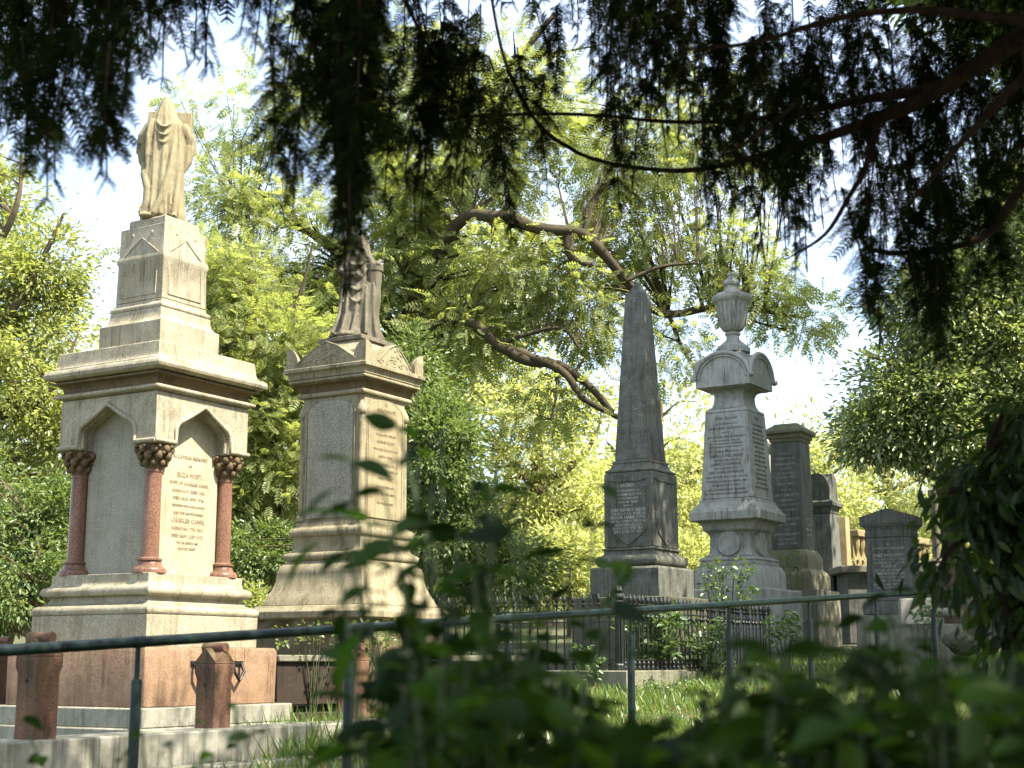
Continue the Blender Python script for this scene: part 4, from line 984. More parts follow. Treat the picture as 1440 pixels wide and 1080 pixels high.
def trees():
    # left lime
    b = at(-60, 900, 23)
    tree('lime_tree', 'sunlit yellow-green broadleaf tree filling the left edge beside the columned monument', 'tree', (b.x, 23), [at(-55, 600, 23), at(-40, 300, 23.5), at(-60, 60, 24)], [.28, .22, .14, .05],
         [([at(-50, 520, 23), at(40, 400, 22.6), at(90, 300, 22.4)], [.12, .06, .02]), ([at(-50, 420, 23), at(20, 300, 22.4), at(30, 220, 22.4)], [.1, .05, .02]), ([at(-50, 600, 23), at(60, 560, 22.5), at(110, 470, 22.5)], [.1, .05, .015])],
         [PB(-40, 290, 23, 90, 90, 1.6, 50), PB(-30, 450, 23, 130, 110, 1.8, 90), PB(60, 380, 22.7, 70, 60, .8, 26), PB(30, 560, 23, 100, 90, 1.4, 60), PB(-10, 700, 23, 110, 90, 1.3, 60), PB(90, 620, 22.6, 40, 70, .7, 18)], TL, 'lime', .095, .40, 150, frac=.7)
    b = at(60, 900, 19)
    tree('laurel_shrub', 'dark green shrub low at the left edge behind the columned monument', 'shrub', (b.x, 19), [at(55, 820, 19), at(50, 740, 19)], [.06, .05, .02], [],
         [PB(20, 800, 19, 80, 90, .9, 46), PB(85, 720, 19.4, 35, 60, .5, 14), PB(-10, 700, 19.4, 70, 70, .7, 24)], TL, 'ivy', .085, .3, 120, frac=.8, br=(.03, .006))
    # big ash behind the middle
    Y = 24.0; b = at(575, 850, Y)
    L = [([at(585, 440, Y), at(640, 318, Y - 1.0), at(700, 305, Y - 1.7), at(760, 322, Y - 1.8), at(820, 330, Y - 1.7), at(872, 385, Y - 1.4), at(905, 425, Y - 1), at(940, 442, Y - .6), at(1000, 433, Y), at(1060, 436, Y), at(1130, 447, Y)], [.15, .11, .10, .092, .085, .075, .07, .065, .06, .045, .02]),
         ([at(800, 328, Y - 1.7), at(803, 360, Y - 1.8), at(835, 375, Y - 1.8)], [.10, .07, .04]),
         ([at(585, 520, Y), at(620, 452, Y - 1.0), at(665, 455, Y - 1.5), at(700, 485, Y - 1.6), at(740, 505, Y - 1.6), at(790, 515, Y - 1.6), at(830, 545, Y - 1.6), at(862, 580, Y - 1.6)], [.13, .085, .085, .09, .09, .07, .055, .045]),
         ([at(700, 485, Y - 1.6), at(740, 470, Y - 1.6), at(790, 462, Y - 1.7), at(815, 490, Y - 1.7)], [.05, .04, .03, .015]),
         ([at(725, 493, Y - 1.6), at(790, 522, Y - 1.7), at(820, 560, Y - 1.8), at(872, 588, Y - 1.8)], [.07, .06, .05, .035]),
         ([at(780, 515, Y - 1.6), at(784, 545, Y - 1.7), at(775, 590, Y - 1.7)], [.04, .03, .015]),
         ([at(940, 442, Y), at(960, 490, Y - .3), at(985, 535, Y - .3)], [.045, .03, .012]),
         ([at(1000, 433, Y), at(1070, 455, Y - .2), at(1105, 463, Y - .2)], [.03, .02, .01]),
         ([at(880, 395, Y - 1.4), at(930, 375, Y - 1.4), at(980, 370, Y - 1.4)], [.04, .03, .012]),
         ([at(575, 500, Y), at(480, 360, Y + .3), at(400, 310, Y + .3), at(330, 290, Y)], [.14, .10, .06, .02]),
         ([at(578, 400, Y), at(540, 200, Y + .5), at(520, 20, Y + .8), at(500, -150, Y + 1)], [.2, .16, .1, .05]),
         ([at(585, 350, Y), at(680, 150, Y), at(780, 20, Y)], [.14, .09, .04])]
    B = [PB(330, 270, Y, 70, 60, 1.0, 26), PB(300, 420, Y, 60, 70, 1.0, 26), PB(240, 350, Y + 1, 50, 60, .6, 5), PB(400, 360, Y, 80, 90, 1.3, 48), PB(560, 330, Y, 110, 130, 1.6, 80), PB(640, 200, Y, 130, 140, 1.7, 85), PB(520, 120, Y + 1, 120, 140, 1.6, 60), PB(740, 160, Y, 110, 120, 1.5, 50),
         PB(720, 390, Y - .6, 120, 70, 1.3, 60), PB(640, 470, Y - .6, 90, 60, 1.0, 40), PB(820, 440, Y - .8, 70, 60, .9, 30), PB(900, 340, Y, 90, 60, 1.2, 32), PB(880, 220, Y, 100, 90, 1.4, 42), PB(770, 560, Y - 1, 80, 50, .9, 14), PB(1010, 360, Y, 80, 60, 1.0, 24), PB(1080, 420, Y, 60, 35, .8, 16), PB(950, 480, Y - .4, 45, 50, .6, 11), PB(470, 470, Y, 80, 80, 1.2, 36), PB(1010, 180, Y, 110, 110, 1.3, 36), PB(330, 160, Y, 90, 70, 1.0, 17), PB(1135, 455, Y, 35, 30, .5, 7)]
    tree('ash_tree', 'spreading ash tree with crooked mossy limbs and feathery leaves behind the obelisk', 'tree', (b.x, Y), [at(585, 650, Y), at(580, 500, Y), at(590, 420, Y)], [.38, .32, .27, .22], L, B, TP, 'ash', .26, .5, 31, bark='barkmoss', frac=.75, droop=.45, br=(.03, .006))
    # ash-leaved neighbour behind the two left monuments
    Y = 20.5; b = at(390, 850, Y)
    tree('young_ash_tree', 'green ash saplings between the columned monument and the mourner monument', 'tree', (b.x, Y), [at(385, 700, Y), at(360, 500, Y), at(350, 330, Y)], [.12, .10, .07, .02],
         [([at(375, 620, Y), at(310, 480, Y), at(280, 380, Y)], [.06, .04, .012]), ([at(365, 540, Y), at(420, 420, Y), at(440, 340, Y)], [.05, .03, .01]), ([at(380, 680, Y), at(420, 640, Y), at(440, 580, Y)], [.05, .03, .01])],
         [PB(320, 420, Y, 70, 90, .9, 50), PB(400, 500, Y, 70, 80, .9, 50), PB(340, 580, Y, 60, 80, .8, 50), PB(400, 660, Y, 50, 70, .7, 36), PB(330, 720, Y, 50, 70, .7, 34)], TP, 'ash', .21, .42, 44, bark='barkmoss', frac=.7, droop=.4, br=(.02, .005))
    # dark ivy thicket behind the mourner
    Y = 19.5; b = at(590, 860, Y)
    tree('ivy_thicket', 'dark glossy ivy-clad thicket behind the mourner monument', 'shrub', (b.x, Y), [at(590, 740, Y), at(585, 600, Y), at(570, 520, Y)], [.14, .12, .09, .03], [([at(588, 700, Y), at(640, 650, Y), at(660, 600, Y)], [.06, .04, .015]), ([at(588, 700, Y), at(540, 640, Y), at(530, 600, Y)], [.06, .04, .015])],
         [PB(620, 640, Y, 60, 90, .8, 60), PB(640, 760, Y, 90, 70, .9, 60), PB(580, 540, Y + .6, 60, 70, .8, 36), PB(370, 790, Y, 70, 60, .8, 36), PB(720, 800, Y, 60, 50, .7, 30), PB(540, 700, Y + .3, 50, 90, .6, 30)], TL, 'ivy', .08, .3, 130, bark='barkmoss', frac=.6, br=(.025, .005))
    # bright trees far behind
    spec = [(640, 420, 38, 130, 130, 2.4, 80, 'pale sunlit tree far behind the mourner monument'), (760, 640, 36, 120, 150, 2.4, 110, 'brilliant yellow-green tree behind and left of the obelisk'), (930, 660, 40, 110, 130, 2.4, 90, 'sunlit tree far behind the obelisk and urn monument'), (450, 560, 40, 130, 160, 2.6, 90, 'sunlit tree far behind between the two statue monuments'), (1130, 650, 44, 80, 80, 2.0, 54, 'hazy pale tree seen between pillar headstone and the right-hand shrubbery'), (1250, 660, 48, 120, 110, 2.4, 70, 'hazy pale tree behind the chest tomb'), (60, 560, 38, 150, 170, 2.8, 80, 'sunlit tree far behind the left edge'), (330, 640, 42, 110, 130, 2.4, 70, 'sunlit tree far behind the columned monument'), (1420, 520, 44, 150, 170, 3, 80, 'tall tree far behind the right-hand shrubbery')]
    for px, py, Y, rx, ry, rd, n, lab in spec:
        b = at(px, 880, Y); s = depth(py, Y) / F
        tree('background_tree', lab, 'tree', (b.x, Y), [at(px + 4, py + ry * .6, Y), at(px - 5, py, Y), at(px, py - ry * .7, Y)], [.3, .24, .16, .04],
             [([at(px, py + ry * .4, Y), at(px - rx * .5, py - ry * .1, Y), at(px - rx * .7, py - ry * .3, Y)], [.12, .08, .02]), ([at(px, py + ry * .3, Y), at(px + rx * .5, py, Y), at(px + rx * .7, py - ry * .3, Y)], [.12, .08, .02])],
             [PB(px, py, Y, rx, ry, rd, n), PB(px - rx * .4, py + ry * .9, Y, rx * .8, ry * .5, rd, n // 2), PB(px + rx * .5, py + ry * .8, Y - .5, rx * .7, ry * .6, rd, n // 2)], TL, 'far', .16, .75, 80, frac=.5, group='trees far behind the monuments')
    # shrubs low in the background so the horizon closes
    for px, Y, rx, ry, lab in ((700, 27, 70, 55, 'rounded sunlit shrub behind the iron railing'), (800, 29, 70, 60, 'bright shrub left of the obelisk base'), (960, 31, 70, 60, 'bright shrub between obelisk and urn monument bases'), (360, 16.5, 20, 22, 'small yellow-leaved shrub beside the columned monument base'), (1240, 33, 80, 45, 'low bright shrub behind the chest tomb'), (1390, 30, 80, 60, 'low green shrub behind the slim column')):
        py = 800 if px != 360 else 848
        b = at(px, 870, Y)
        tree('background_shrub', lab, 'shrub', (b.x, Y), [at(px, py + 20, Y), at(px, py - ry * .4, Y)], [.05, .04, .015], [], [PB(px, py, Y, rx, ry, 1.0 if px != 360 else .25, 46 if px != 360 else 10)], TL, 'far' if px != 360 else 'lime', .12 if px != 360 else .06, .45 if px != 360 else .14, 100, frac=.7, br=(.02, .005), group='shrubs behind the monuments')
    # variegated evergreen on the right
    Y = 20; b = at(1345, 830, 20.5)
    tree('holly_tree', 'broad variegated evergreen tree with an arched lower edge on the right', 'tree', (b.x, 20.5), [at(1335, 720, 20.3), at(1330, 660, 20.2), at(1370, 480, 20), at(1400, 300, 20)], [.16, .14, .13, .1, .04],
         [([at(1332, 680, 20.2), at(1280, 655, 19.8), at(1200, 640, 19.5)], [.07, .05, .012]), ([at(1340, 640, 20.2), at(1400, 600, 19.6), at(1460, 560, 19.6)], [.08, .05, .015]), ([at(1350, 580, 20), at(1270, 520, 19.7), at(1220, 500, 19.6)], [.06, .04, .012])],
         [PB(1290, 560, Y, 95, 85, 1.1, 120), PB(1390, 520, Y, 110, 110, 1.3, 150), PB(1340, 420, Y, 110, 90, 1.2, 110), PB(1420, 330, Y, 110, 100, 1.3, 100), PB(1230, 610, Y - .2, 50, 40, .6, 34), PB(1470, 640, Y, 80, 80, 1.0, 70), PB(1330, 620, Y - .3, 90, 45, .7, 50), PB(1500, 200, Y, 140, 160, 2, 100), PB(1560, 420, Y, 140, 160, 2, 90)], TL, 'holly', .088, .36, 105, frac=.5, br=(.025, .005))
    # unseen tall oak, crown lobes placed on sun rays to shade the dark monuments
    tree('oak_tree', 'tall unseen oak outside the right edge casting shade over the obelisk row', 'tree', (10.5, 15.5), [(10.4, 15.5, 3.5), (10, 15.3, 7), (9.5, 15, 11)], [.4, .34, .26, .1],
         [([(10.2, 15.4, 5), (8.6, 15.5, 8.2), (7, 16.6, 11)], [.2, .14, .05]), ([(10, 15.3, 6.5), (9.5, 18, 9), (7.6, 20, 11.4)], [.18, .12, .05]), ([(10, 15.3, 6), (9, 13.5, 9), (7.8, 13, 10.5)], [.18, .12, .05])],
         [((5.9, 17.2, 11.7), (1.6, 1.3, 1.0), 80), ((7.1, 19.5, 11.7), (1.5, 1.3, 1.0), 80), ((8.7, 21.3, 11.5), (1.5, 1.4, 1.0), 80), ((9.8, 14.2, 10.5), (2.2, 1.8, 1.6), 90), ((10.8, 16, 7.0), (1.8, 3, 2.0), 110), ((11.5, 18.5, 5), (1.6, 3, 2), 80), ((10.5, 12.8, 7.5), (1.8, 2, 2), 70)], TL, 'ivy', .18, .75, 95, frac=.4)
    for x, y, s, lab in ((13, 23, 1.0, 'bushy unseen tree outside the right edge beyond the shrubbery'), (9.0, 9.5, .62, 'bushy young unseen tree outside the right edge near the path')):  # two more unseen trees, put in to block sky light from the right
        tree('oak_tree', lab, 'tree', (x, y), [(x - .1, y, 2.5 * s + 1), (x - .2, y, 5 * s + 1), (x, y, 9 * s + 1)], [.3 * s, .26 * s, .2 * s, .06], [([(x - .1, y, 3 * s + 1), (x - 1.2 * s, y, 5 * s + 1), (x - 2 * s, y + .3, 7 * s + 1)], [.14 * s, .1 * s, .03])],
             [((x, y, 7 * s + 1.2), (3 * s, 3.4 * s, 3.4 * s), int(230 * s)), ((x - .6 * s, y - .5, 3.6 * s + 1), (2.2 * s, 3 * s, 2 * s), int(140 * s))], TL, 'ivy', .17, .75, 75, frac=.3)
trees()
def far_wood():
    n = 2600; ang = rng.uniform(R(-34), R(36), n); d = rng.uniform(62, 95, n)
    X, Yw = d * np.sin(ang), d * np.cos(ang); top = ground(X, Yw) + 5 + 3 * np.sin(ang * 23) + 1.5 * np.sin(ang * 61)
    C = np.stack([X, Yw, ground(X, Yw) + (top - ground(X, Yw)) * rng.uniform(0, 1, n) ** .8], 1)
    P, D = clump_leaves(C, rdir(n), 1.6, 26)
    V, Q = scatter(TL, P, D, .55 * rng.uniform(.6, 1.3, len(P)))
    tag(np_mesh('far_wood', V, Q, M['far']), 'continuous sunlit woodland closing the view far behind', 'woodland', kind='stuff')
far_wood()
# ------------------------------------------------------------------ overhanging yew
def yew():
    t = thing('yew_tree', 'dark old yew overhanging the top of the view with drooping needle sprays', 'tree', (4.3, 3.4, -.1))
    o = np.array([4.3, 3.4, -.1]); mb = MB(); sk = []
    limb(mb, [(4.3, 3.4, -.1), (4.25, 3.4, 1.5), (4.2, 3.5, 3.2), (4.0, 3.6, 5.5), (3.8, 3.8, 8)], [.5, .42, .36, .25, .08], 14, 5, sk)
    def pl(pts, d0, d1, rads):
        n = len(pts); return [at(x, y, d0 + (d1 - d0) * i / (n - 1)) for i, (x, y) in enumerate(pts)], rads
    hub = [(4.2, 3.5, 3.0), (3.6, 3.8, 3.1)]
    specs = [(hub + [at(1560, -20, 4.6), at(1440, 50, 5), at(1330, 120, 5.2), at(1250, 160, 5.4), at(1170, 190, 5.6), at(1060, 222, 5.8), at(960, 240, 6), at(860, 230, 6.1), at(800, 208, 6.1), at(750, 165, 6.1), at(710, 85, 6), at(690, -10, 6)], [.16, .13, .11, .085, .07, .06, .045, .03, .022, .02, .02, .02, .018, .014]),
             (hub + [at(1560, 180, 5), at(1440, 260, 5.2), at(1400, 320, 5.3), at(1350, 345, 5.3), at(1290, 355, 5.4), at(1235, 354, 5.4), at(1212, 335, 5.4), at(1208, 305, 5.4)], [.14, .11, .07, .045, .035, .03, .026, .022, .016, .01]),
             (hub + [at(1550, 40, 4.4), at(1440, 110, 4.6), at(1385, 165, 4.7), at(1335, 220, 4.8), at(1280, 285, 5)], [.12, .1, .06, .035, .03, .022, .012]),
             ([at(1330, 120, 5.2), at(1190, 145, 5.6), at(1080, 165, 6), at(960, 172, 6.2), at(850, 163, 6.2), at(760, 160, 6.2), at(650, 165, 6.2), at(590, 180, 6.2)], [.05, .035, .026, .02, .018, .016, .012, .008]),
             ([at(1235, 180, 5.4), at(1215, 240, 5.3), at(1195, 275, 5.2), at(1160, 330, 5.1), at(1105, 365, 5)], [.03, .024, .02, .016, .006]),
             ([at(1120, 145, 5.3), at(1090, 170, 5.2), at(1050, 200, 5.1), at(1010, 222, 5)], [.02, .018, .014, .006]),
             (hub + [(2.4, 3.6, 3.9), (1, 3.4, 4.0), (-.4, 3.5, 3.85), (-1.6, 3.7, 3.6), (-2.4, 4, 3.3)], [.14, .12, .09, .065, .045, .03, .015]),
             (hub + [(2.2, 4.6, 4.3), (.8, 5, 4.3), (-.5, 5, 4.1), (-1.9, 5, 3.9), (-3, 5.2, 3.6)], [.14, .12, .085, .06, .045, .03, .015]),
             ([at(560, -20, 5.4), at(600, 60, 5.4), at(640, 95, 5.4), at(690, 100, 5.5)], [.02, .016, .012, .006]),
             ([at(1440, 30, 4.2), at(1300, 15, 4.3), at(1180, 25, 4.4), at(1060, 60, 4.5), at(950, 70, 4.5)], [.04, .03, .025, .018, .008]),
             (hub + [(3.3, 2, 3.6), (2.4, .6, 3.7), (1.5, -.6, 3.4)], [.14, .12, .08, .05, .02]),
             (hub + [(4.5, 6, 4.2), (4.6, 8, 4.6)], [.14, .12, .08, .03]), ([(4.0, 3.6, 5.5), (2.6, 5.6, 6), (1.2, 6.8, 6.5), (0, 7, 6.6)], [.14, .09, .05, .015]), ([(2.6, 5.6, 6), (2.4, 7.4, 6.6), (2.1, 8.8, 6.9)], [.06, .04, .015])]
    for pts, rr in specs: limb(mb, pts, [q * (.46 if q < .13 else .7) for q in rr], 8, 5, sk)
    P, D, Sz = [], [], []
    def spray(p, d, s): P.append(p); D.append(d); Sz.append(s)
    def strand(px, py, d, L, dens=1.0, s=.11):
        """a hanging shoot: its tip is at the given place, it rises L metres above that"""
        p = np.array(at(px, py, d)); lean = rng.normal(0, .12, 2); n = max(4, int(L / .045))
        prev = None; pts = []
        for i in range(n + 1):
            u = i / n
            q = p + np.array([lean[0] * L * u ** 1.5, lean[1] * L * u ** 1.5, L * u]) + rng.normal(0, .008, 3); pts.append(Vector(q))
            w = .55 + 1.0 * min(1, u * 2)
            for k in range(rng.poisson(3.4 * dens)):
                a = rng.uniform(0, 2 * math.pi); dr = np.array([math.cos(a) * .8, math.sin(a) * .8, -rng.uniform(.35, 1.5)])
                spray(q, dr, s * w * rng.uniform(.6, 1.25))
        mb.tube(pts[::4] + [pts[-1]], [.003 + .004 * i / n for i in range(len(pts[::4]) + 1)], 5, cap=False)
    prof = [(-60, 205), (0, 215), (50, 185), (90, 130), (130, 150), (165, 170), (200, 145), (240, 122), (290, 100), (340, 75), (370, 100), (400, 150), (440, 140), (475, 230), (512, 240), (525, 110), (560, 60), (620, 72), (700, 60), (800, 60), (830, 140), (860, 240), (900, 215), (950, 210), (1000, 250), (1040, 320), (1080, 395), (1130, 405), (1160, 325), (1200, 280), (1230, 440), (1260, 390), (1300, 370), (1340, 420), (1380, 350), (1440, 330), (1500, 330)]
    X, Yp = zip(*prof)
    def dens(x):
        return float(np.interp(x, [330, 400, 560, 800, 840, 1140, 1180, 1220, 1280, 1440], [.76, .58, .36, .38, .85, .92, .66, .78, .74, .78]))
    for layer, (d0, d1, up, n) in enumerate(((4.2, 5.0, 0, 92), (4.6, 5.6, 25, 88), (5.2, 6.4, 60, 80), (4.4, 6, 110, 84))):
        for i in range(n):
            x = -70 + 1590 * (i + rng.uniform(-.4, .4)) / n; d = rng.uniform(d0, d1)
            if rng.uniform() > dens(x): continue
            if x > 540: d += 1.2
            y = float(np.interp(x, X, Yp)) - up - abs(rng.normal(0, 45)) + 2
            strand(x, y, d, rng.uniform(.55, 1.1), .9 * dens(x), .105 if x < 540 else .095)
    # odd long shoots that hang lower than the rest
    for x, y, d, L in ((60, 272, 4, .5), (72, 248, 4.2, .5), (40, 240, 4.2, .4), (150, 245, 3.8, .4), (135, 235, 4, .5), (420, 290, 4, .5), (388, 245, 4.2, .5), (488, 372, 4.2, 1.0), (492, 395, 4.0, 1.0), (482, 400, 4.1, .8), (500, 320, 4.3, .9), (478, 330, 4.2, .7), (505, 300, 4.4, .8), (600, 240, 5.5, .6), (635, 215, 5.6, .5), (650, 285, 5.6, .6), (700, 225, 6, .4), (720, 330, 5.8, .6), (765, 250, 6, .5), (585, 330, 5, .8), (570, 250, 5, .6), (540, 280, 5, .6), (870, 285, 5.5, .5), (1000, 320, 5.2, .5), (1322, 520, 5.2, .7), (1316, 480, 5.4, .6), (1290, 450, 5.2, .5), (1240, 470, 5.2, .5), (615, 160, 5.6, .5), (660, 170, 5.6, .5), (740, 180, 6, .4), (780, 130, 6, .4), (1370, 430, 5.4, .5), (1410, 400, 5.4, .5)):
        strand(x, y, d, L, 1.0)
        if rng.uniform() < .5: strand(x + rng.normal(0, 10), y - 25, d + .1, L, .8)
    # crown above and behind: sprays massed round the limbs
    blobs = [((2.4, 1.4, 3.9), (1.9, 1.6, .9), 260), ((3.6, 4.6, 4.9), (1.9, 1.9, 1.1), 230), ((3.8, 2.6, 6.5), (2.2, 2.2, 1.5), 220), ((1.2, 3.2, 4.6), (1.8, 1.3, .5), 150), ((-1.2, 3.8, 4.3), (1.8, 1.2, .45), 120), ((1.0, 5.0, 4.95), (2.0, 1.2, .5), 110), ((4.2, 7.2, 5.0), (1.5, 1.4, .9), 90), ((1.2, -.4, 3.4), (1.4, 1.2, .7), 150), ((.3, 6.9, 6.6), (1.3, 1.0, .5), 60), ((2.2, 8.6, 6.9), (1.4, 1.2, .5), 60), ((2.6, 6, 5.6), (1.5, 1.2, .5), 90)]
    C, O = clumps(blobs, .5); branches(mb, sk, C, .35, .03, .005)
    P2, D2 = clump_leaves(C, O, .38, 24, .7, .6)
    V1 = scatter(TY, np.array(P), np.array(D), np.array(Sz), tilt=.8)
    V2 = scatter(TY, P2, D2, .22 * rng.uniform(.7, 1.3, len(P2)), tilt=.8)
    V, Q = merge([V1, V2])
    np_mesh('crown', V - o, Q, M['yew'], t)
    mb.v = [tuple(Vector(v) - Vector(o)) for v in mb.v]; mb.build('trunk', M['barkyew'], t, smooth=60)
yew()
# ------------------------------------------------------------------ foreground shrubs (out of focus)
def shoot_shrub(name, label, base, shoots, size, mat, spread=.5, step=.055, extra=None, dbl=.5, wide=1.0):
    g = float(ground(base[0], base[1])) - .05
    t = thing(name, label, 'shrub', (base[0], base[1], g)); o = np.array([base[0], base[1], g])
    mb = MB(); P, D, Sz = [], [], []
    for tip, s in shoots:
        b = Vector((base[0] + rng.normal(0, .12), base[1] + rng.normal(0, .12), g)); tip = Vector(tip)
        m = b.lerp(tip, .55) + Vector((rng.normal(0, .06), rng.normal(0, .06), .12))
        n = max(6, int((tip - b).length / step)); pts = []
        for i in range(n + 1):
            u = i / n; q = b * (1 - u) ** 2 + m * 2 * u * (1 - u) + tip * u * u; pts.append(q)
            if u > .25:
                for k in range(1 + (rng.uniform() < dbl)):
                    a = i * 2.4 + rng.normal(0, .4) + k * 3.1
                    P.append(tuple(q)); D.append((math.cos(a), math.sin(a) * .8, rng.uniform(-.5, .35))); Sz.append(size * s * rng.uniform(.65, 1.2) * (1 if u < .9 else .75))
        mb.tube(pts[::2] + [pts[-1]], [.006 - .004 * i / n * 2 if i * 2 < n else .002 for i in range(len(pts[::2]) + 1)], 6)
    if extra is not None:
        for p, d, s in extra: P.append(tuple(p)); D.append(d); Sz.append(s)
    V, Q = scatter(T_big(wide), np.array(P), np.array(D), np.array(Sz), tilt=.5)
    np_mesh('foliage', V - o, Q, M[mat], t, smooth=True)
    mb.v = [tuple(Vector(v) - Vector(o)) for v in mb.v]; mb.build('stem', M['stem'], t, smooth=60)
def front():
    tips = [(495, 650, 2.0, 1.1), (560, 600, 2.1, .9), (520, 735, 1.9, 1.1), (610, 680, 2.0, 1), (645, 745, 2.0, 1), (690, 690, 2.1, 1), (740, 680, 2.2, .9), (720, 750, 1.9, 1), (800, 775, 2.2, .9), (880, 790, 1.9, 1.1), (835, 740, 2.3, .7), (570, 810, 1.9, 1), (640, 830, 2.0, 1.1), (690, 870, 2, 1), (600, 910, 1.9, 1), (760, 890, 2.0, 1), (660, 630, 2.2, .8), (640, 970, 1.9, 1), (720, 960, 1.9, 1), (790, 950, 2, 1), (610, 760, 1.9, .9), (760, 820, 2.1, .9), (478, 800, 1.9, 1), (540, 690, 2.0, 1), (590, 640, 2.1, 1), (470, 720, 2.0, .9), (620, 610, 2.2, .9), (700, 650, 2.1, 1), (555, 760, 1.9, 1.1), (665, 800, 1.9, 1.1)]
    ex = []
    for x, y, d, dx, dz, s in ((470, 690, 1.9, -.9, -.5, .075), (450, 760, 1.9, -.8, -.75, .09), (505, 890, 1.8, -.5, -.9, .09), (700, 740, 2.0, .6, .7, .075), (690, 675, 2.0, -.3, -.8, .05), (790, 778, 2.0, -.9, .1, .055), (905, 800, 1.8, -.8, -.55, .10), (840, 740, 2.3, -.8, .5, .05), (880, 925, 1.7, .7, .1, .085), (620, 930, 1.7, -.2, -.9, .09), (560, 920, 1.7, -.6, -.8, .09), (870, 700, 2.4, -.7, .6, .05)):
        ex.append((at(x, y, d), (dx, .2, dz), s * .86))
    b = at(690, 1000, 2.0)
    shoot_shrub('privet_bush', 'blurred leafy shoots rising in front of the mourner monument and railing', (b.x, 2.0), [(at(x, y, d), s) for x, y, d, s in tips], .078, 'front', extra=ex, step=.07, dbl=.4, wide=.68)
    top = lambda x: float(np.interp(x, [520, 560, 640, 720, 780, 820, 900, 980, 1020, 1060, 1110, 1160, 1210, 1250, 1300, 1360, 1440, 1500], [1000, 950, 905, 900, 930, 985, 1005, 990, 940, 905, 905, 945, 950, 885, 915, 930, 900, 900]))
    for k, (x0, x1, n, lab) in enumerate(((540, 860, 44, 'dark blurred shrub along the bottom centre'), (840, 1160, 50, 'dark blurred shrub along the bottom right of centre'), (1130, 1480, 56, 'dark blurred shrub filling the bottom right corner'))):
        tp, ex = [], []
        for i in range(n):
            x = rng.uniform(x0, x1); d = rng.uniform(1.5, 2.5); y = top(x) + abs(rng.normal(0, 70)); tp.append((at(x, min(y, 1090), d), rng.uniform(.8, 1.2)))
        for i in range(n * 4):
            x = rng.uniform(x0 - 20, x1 + 20); d = rng.uniform(1.4, 2.7); y = rng.uniform(top(x) + 50, 1130)
            ex.append((at(x, y, d), tuple(rng.normal(0, 1, 3) * np.array([1, .6, .6])), .062 * rng.uniform(.6, 1.3)))
        b = at((x0 + x1) / 2, 1000, 2.0)
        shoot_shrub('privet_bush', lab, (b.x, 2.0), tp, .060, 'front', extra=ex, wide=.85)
    b = at(1215, 1000, 2.2)
    shoot_shrub('privet_bush', 'blurred leafy shoot rising over the handrail toward the pedimented headstone', (b.x, 2.2), [(at(x, y, d), s) for x, y, d, s in ((1250, 835, 2.2, 1), (1215, 870, 2.3, 1), (1180, 880, 2.2, 1), (1265, 880, 2.3, .9), (1235, 920, 2.1, 1))], .06, 'front')
    b = at(280, 1000, 2.6)
    shoot_shrub('privet_bush', 'few dark blurred leaves at the bottom left below the granite post', (b.x, 2.6), [(at(x, y, d), s) for x, y, d, s in ((200, 1030, 2.5, .9), (240, 1050, 2.6, .9), (290, 1020, 2.7, .8), (330, 990, 2.7, .8), (350, 1035, 2.7, .9), (300, 1060, 2.5, .9), (180, 1060, 2.6, 1), (30, 1010, 2.6, .9), (440, 1060, 2.2, 1))], .058, 'front', step=.09)
front()
def laurel():
    Y = 5.4; b = at(1430, 950, Y); g = float(ground(b.x, Y)) - .05
    t = thing('cherry_laurel', 'dark drooping evergreen with a leafy stem at the right edge', 'shrub', (b.x, Y, g)); o = np.array([b.x, Y, g])
    mb = MB(); sk = []
    limb(mb, [(b.x, Y, g), at(1418, 850, Y), at(1400, 740, Y), at(1390, 640, Y), at(1420, 560, Y)], [.032, .026, .02, .014, .008], 8, 5, sk)
    limb(mb, [at(1440, 930, Y), at(1450, 800, Y), at(1460, 680, Y)], [.03, .025, .015], 8, 5, sk)
    limb(mb, [at(1400, 720, Y), at(1350, 690, Y - .1), at(1320, 700, Y - .1)], [.02, .014, .006], 8, 5, sk)
    limb(mb, [at(1400, 760, Y), at(1350, 760, Y - .1), at(1320, 800, Y - .2)], [.018, .012, .006], 8, 5, sk)
    C, O = clumps([PB(1415, 690, Y, 60, 70, .3, 46), PB(1440, 800, Y, 45, 100, .3, 40), PB(1360, 710, Y - .1, 35, 35, .2, 12), PB(1450, 600, Y, 55, 50, .3, 26), PB(1420, 880, Y, 24, 70, .15, 18), PB(1500, 720, Y, 60, 160, .4, 40), PB(1335, 800, Y - .2, 22, 50, .15, 7)], .5)
    branches(mb, sk, C, .8, .012, .004)
    P, D = clump_leaves(C, O, .14, 16, .8, 1.2)
    P = P + np.array([.03, 0, 0]); V, Q = scatter(T_big(.55), P, D, .08 * rng.uniform(.6, 1.2, len(P)) , tilt=.6)
    c = V.reshape(-1, 3)
    np_mesh('foliage', V - o, Q, M['laurel'], t, smooth=True)
    mb.v = [tuple(Vector(v) - Vector(o)) for v in mb.v]; mb.build('stem', M['barkyew'], t, smooth=60)
laurel()
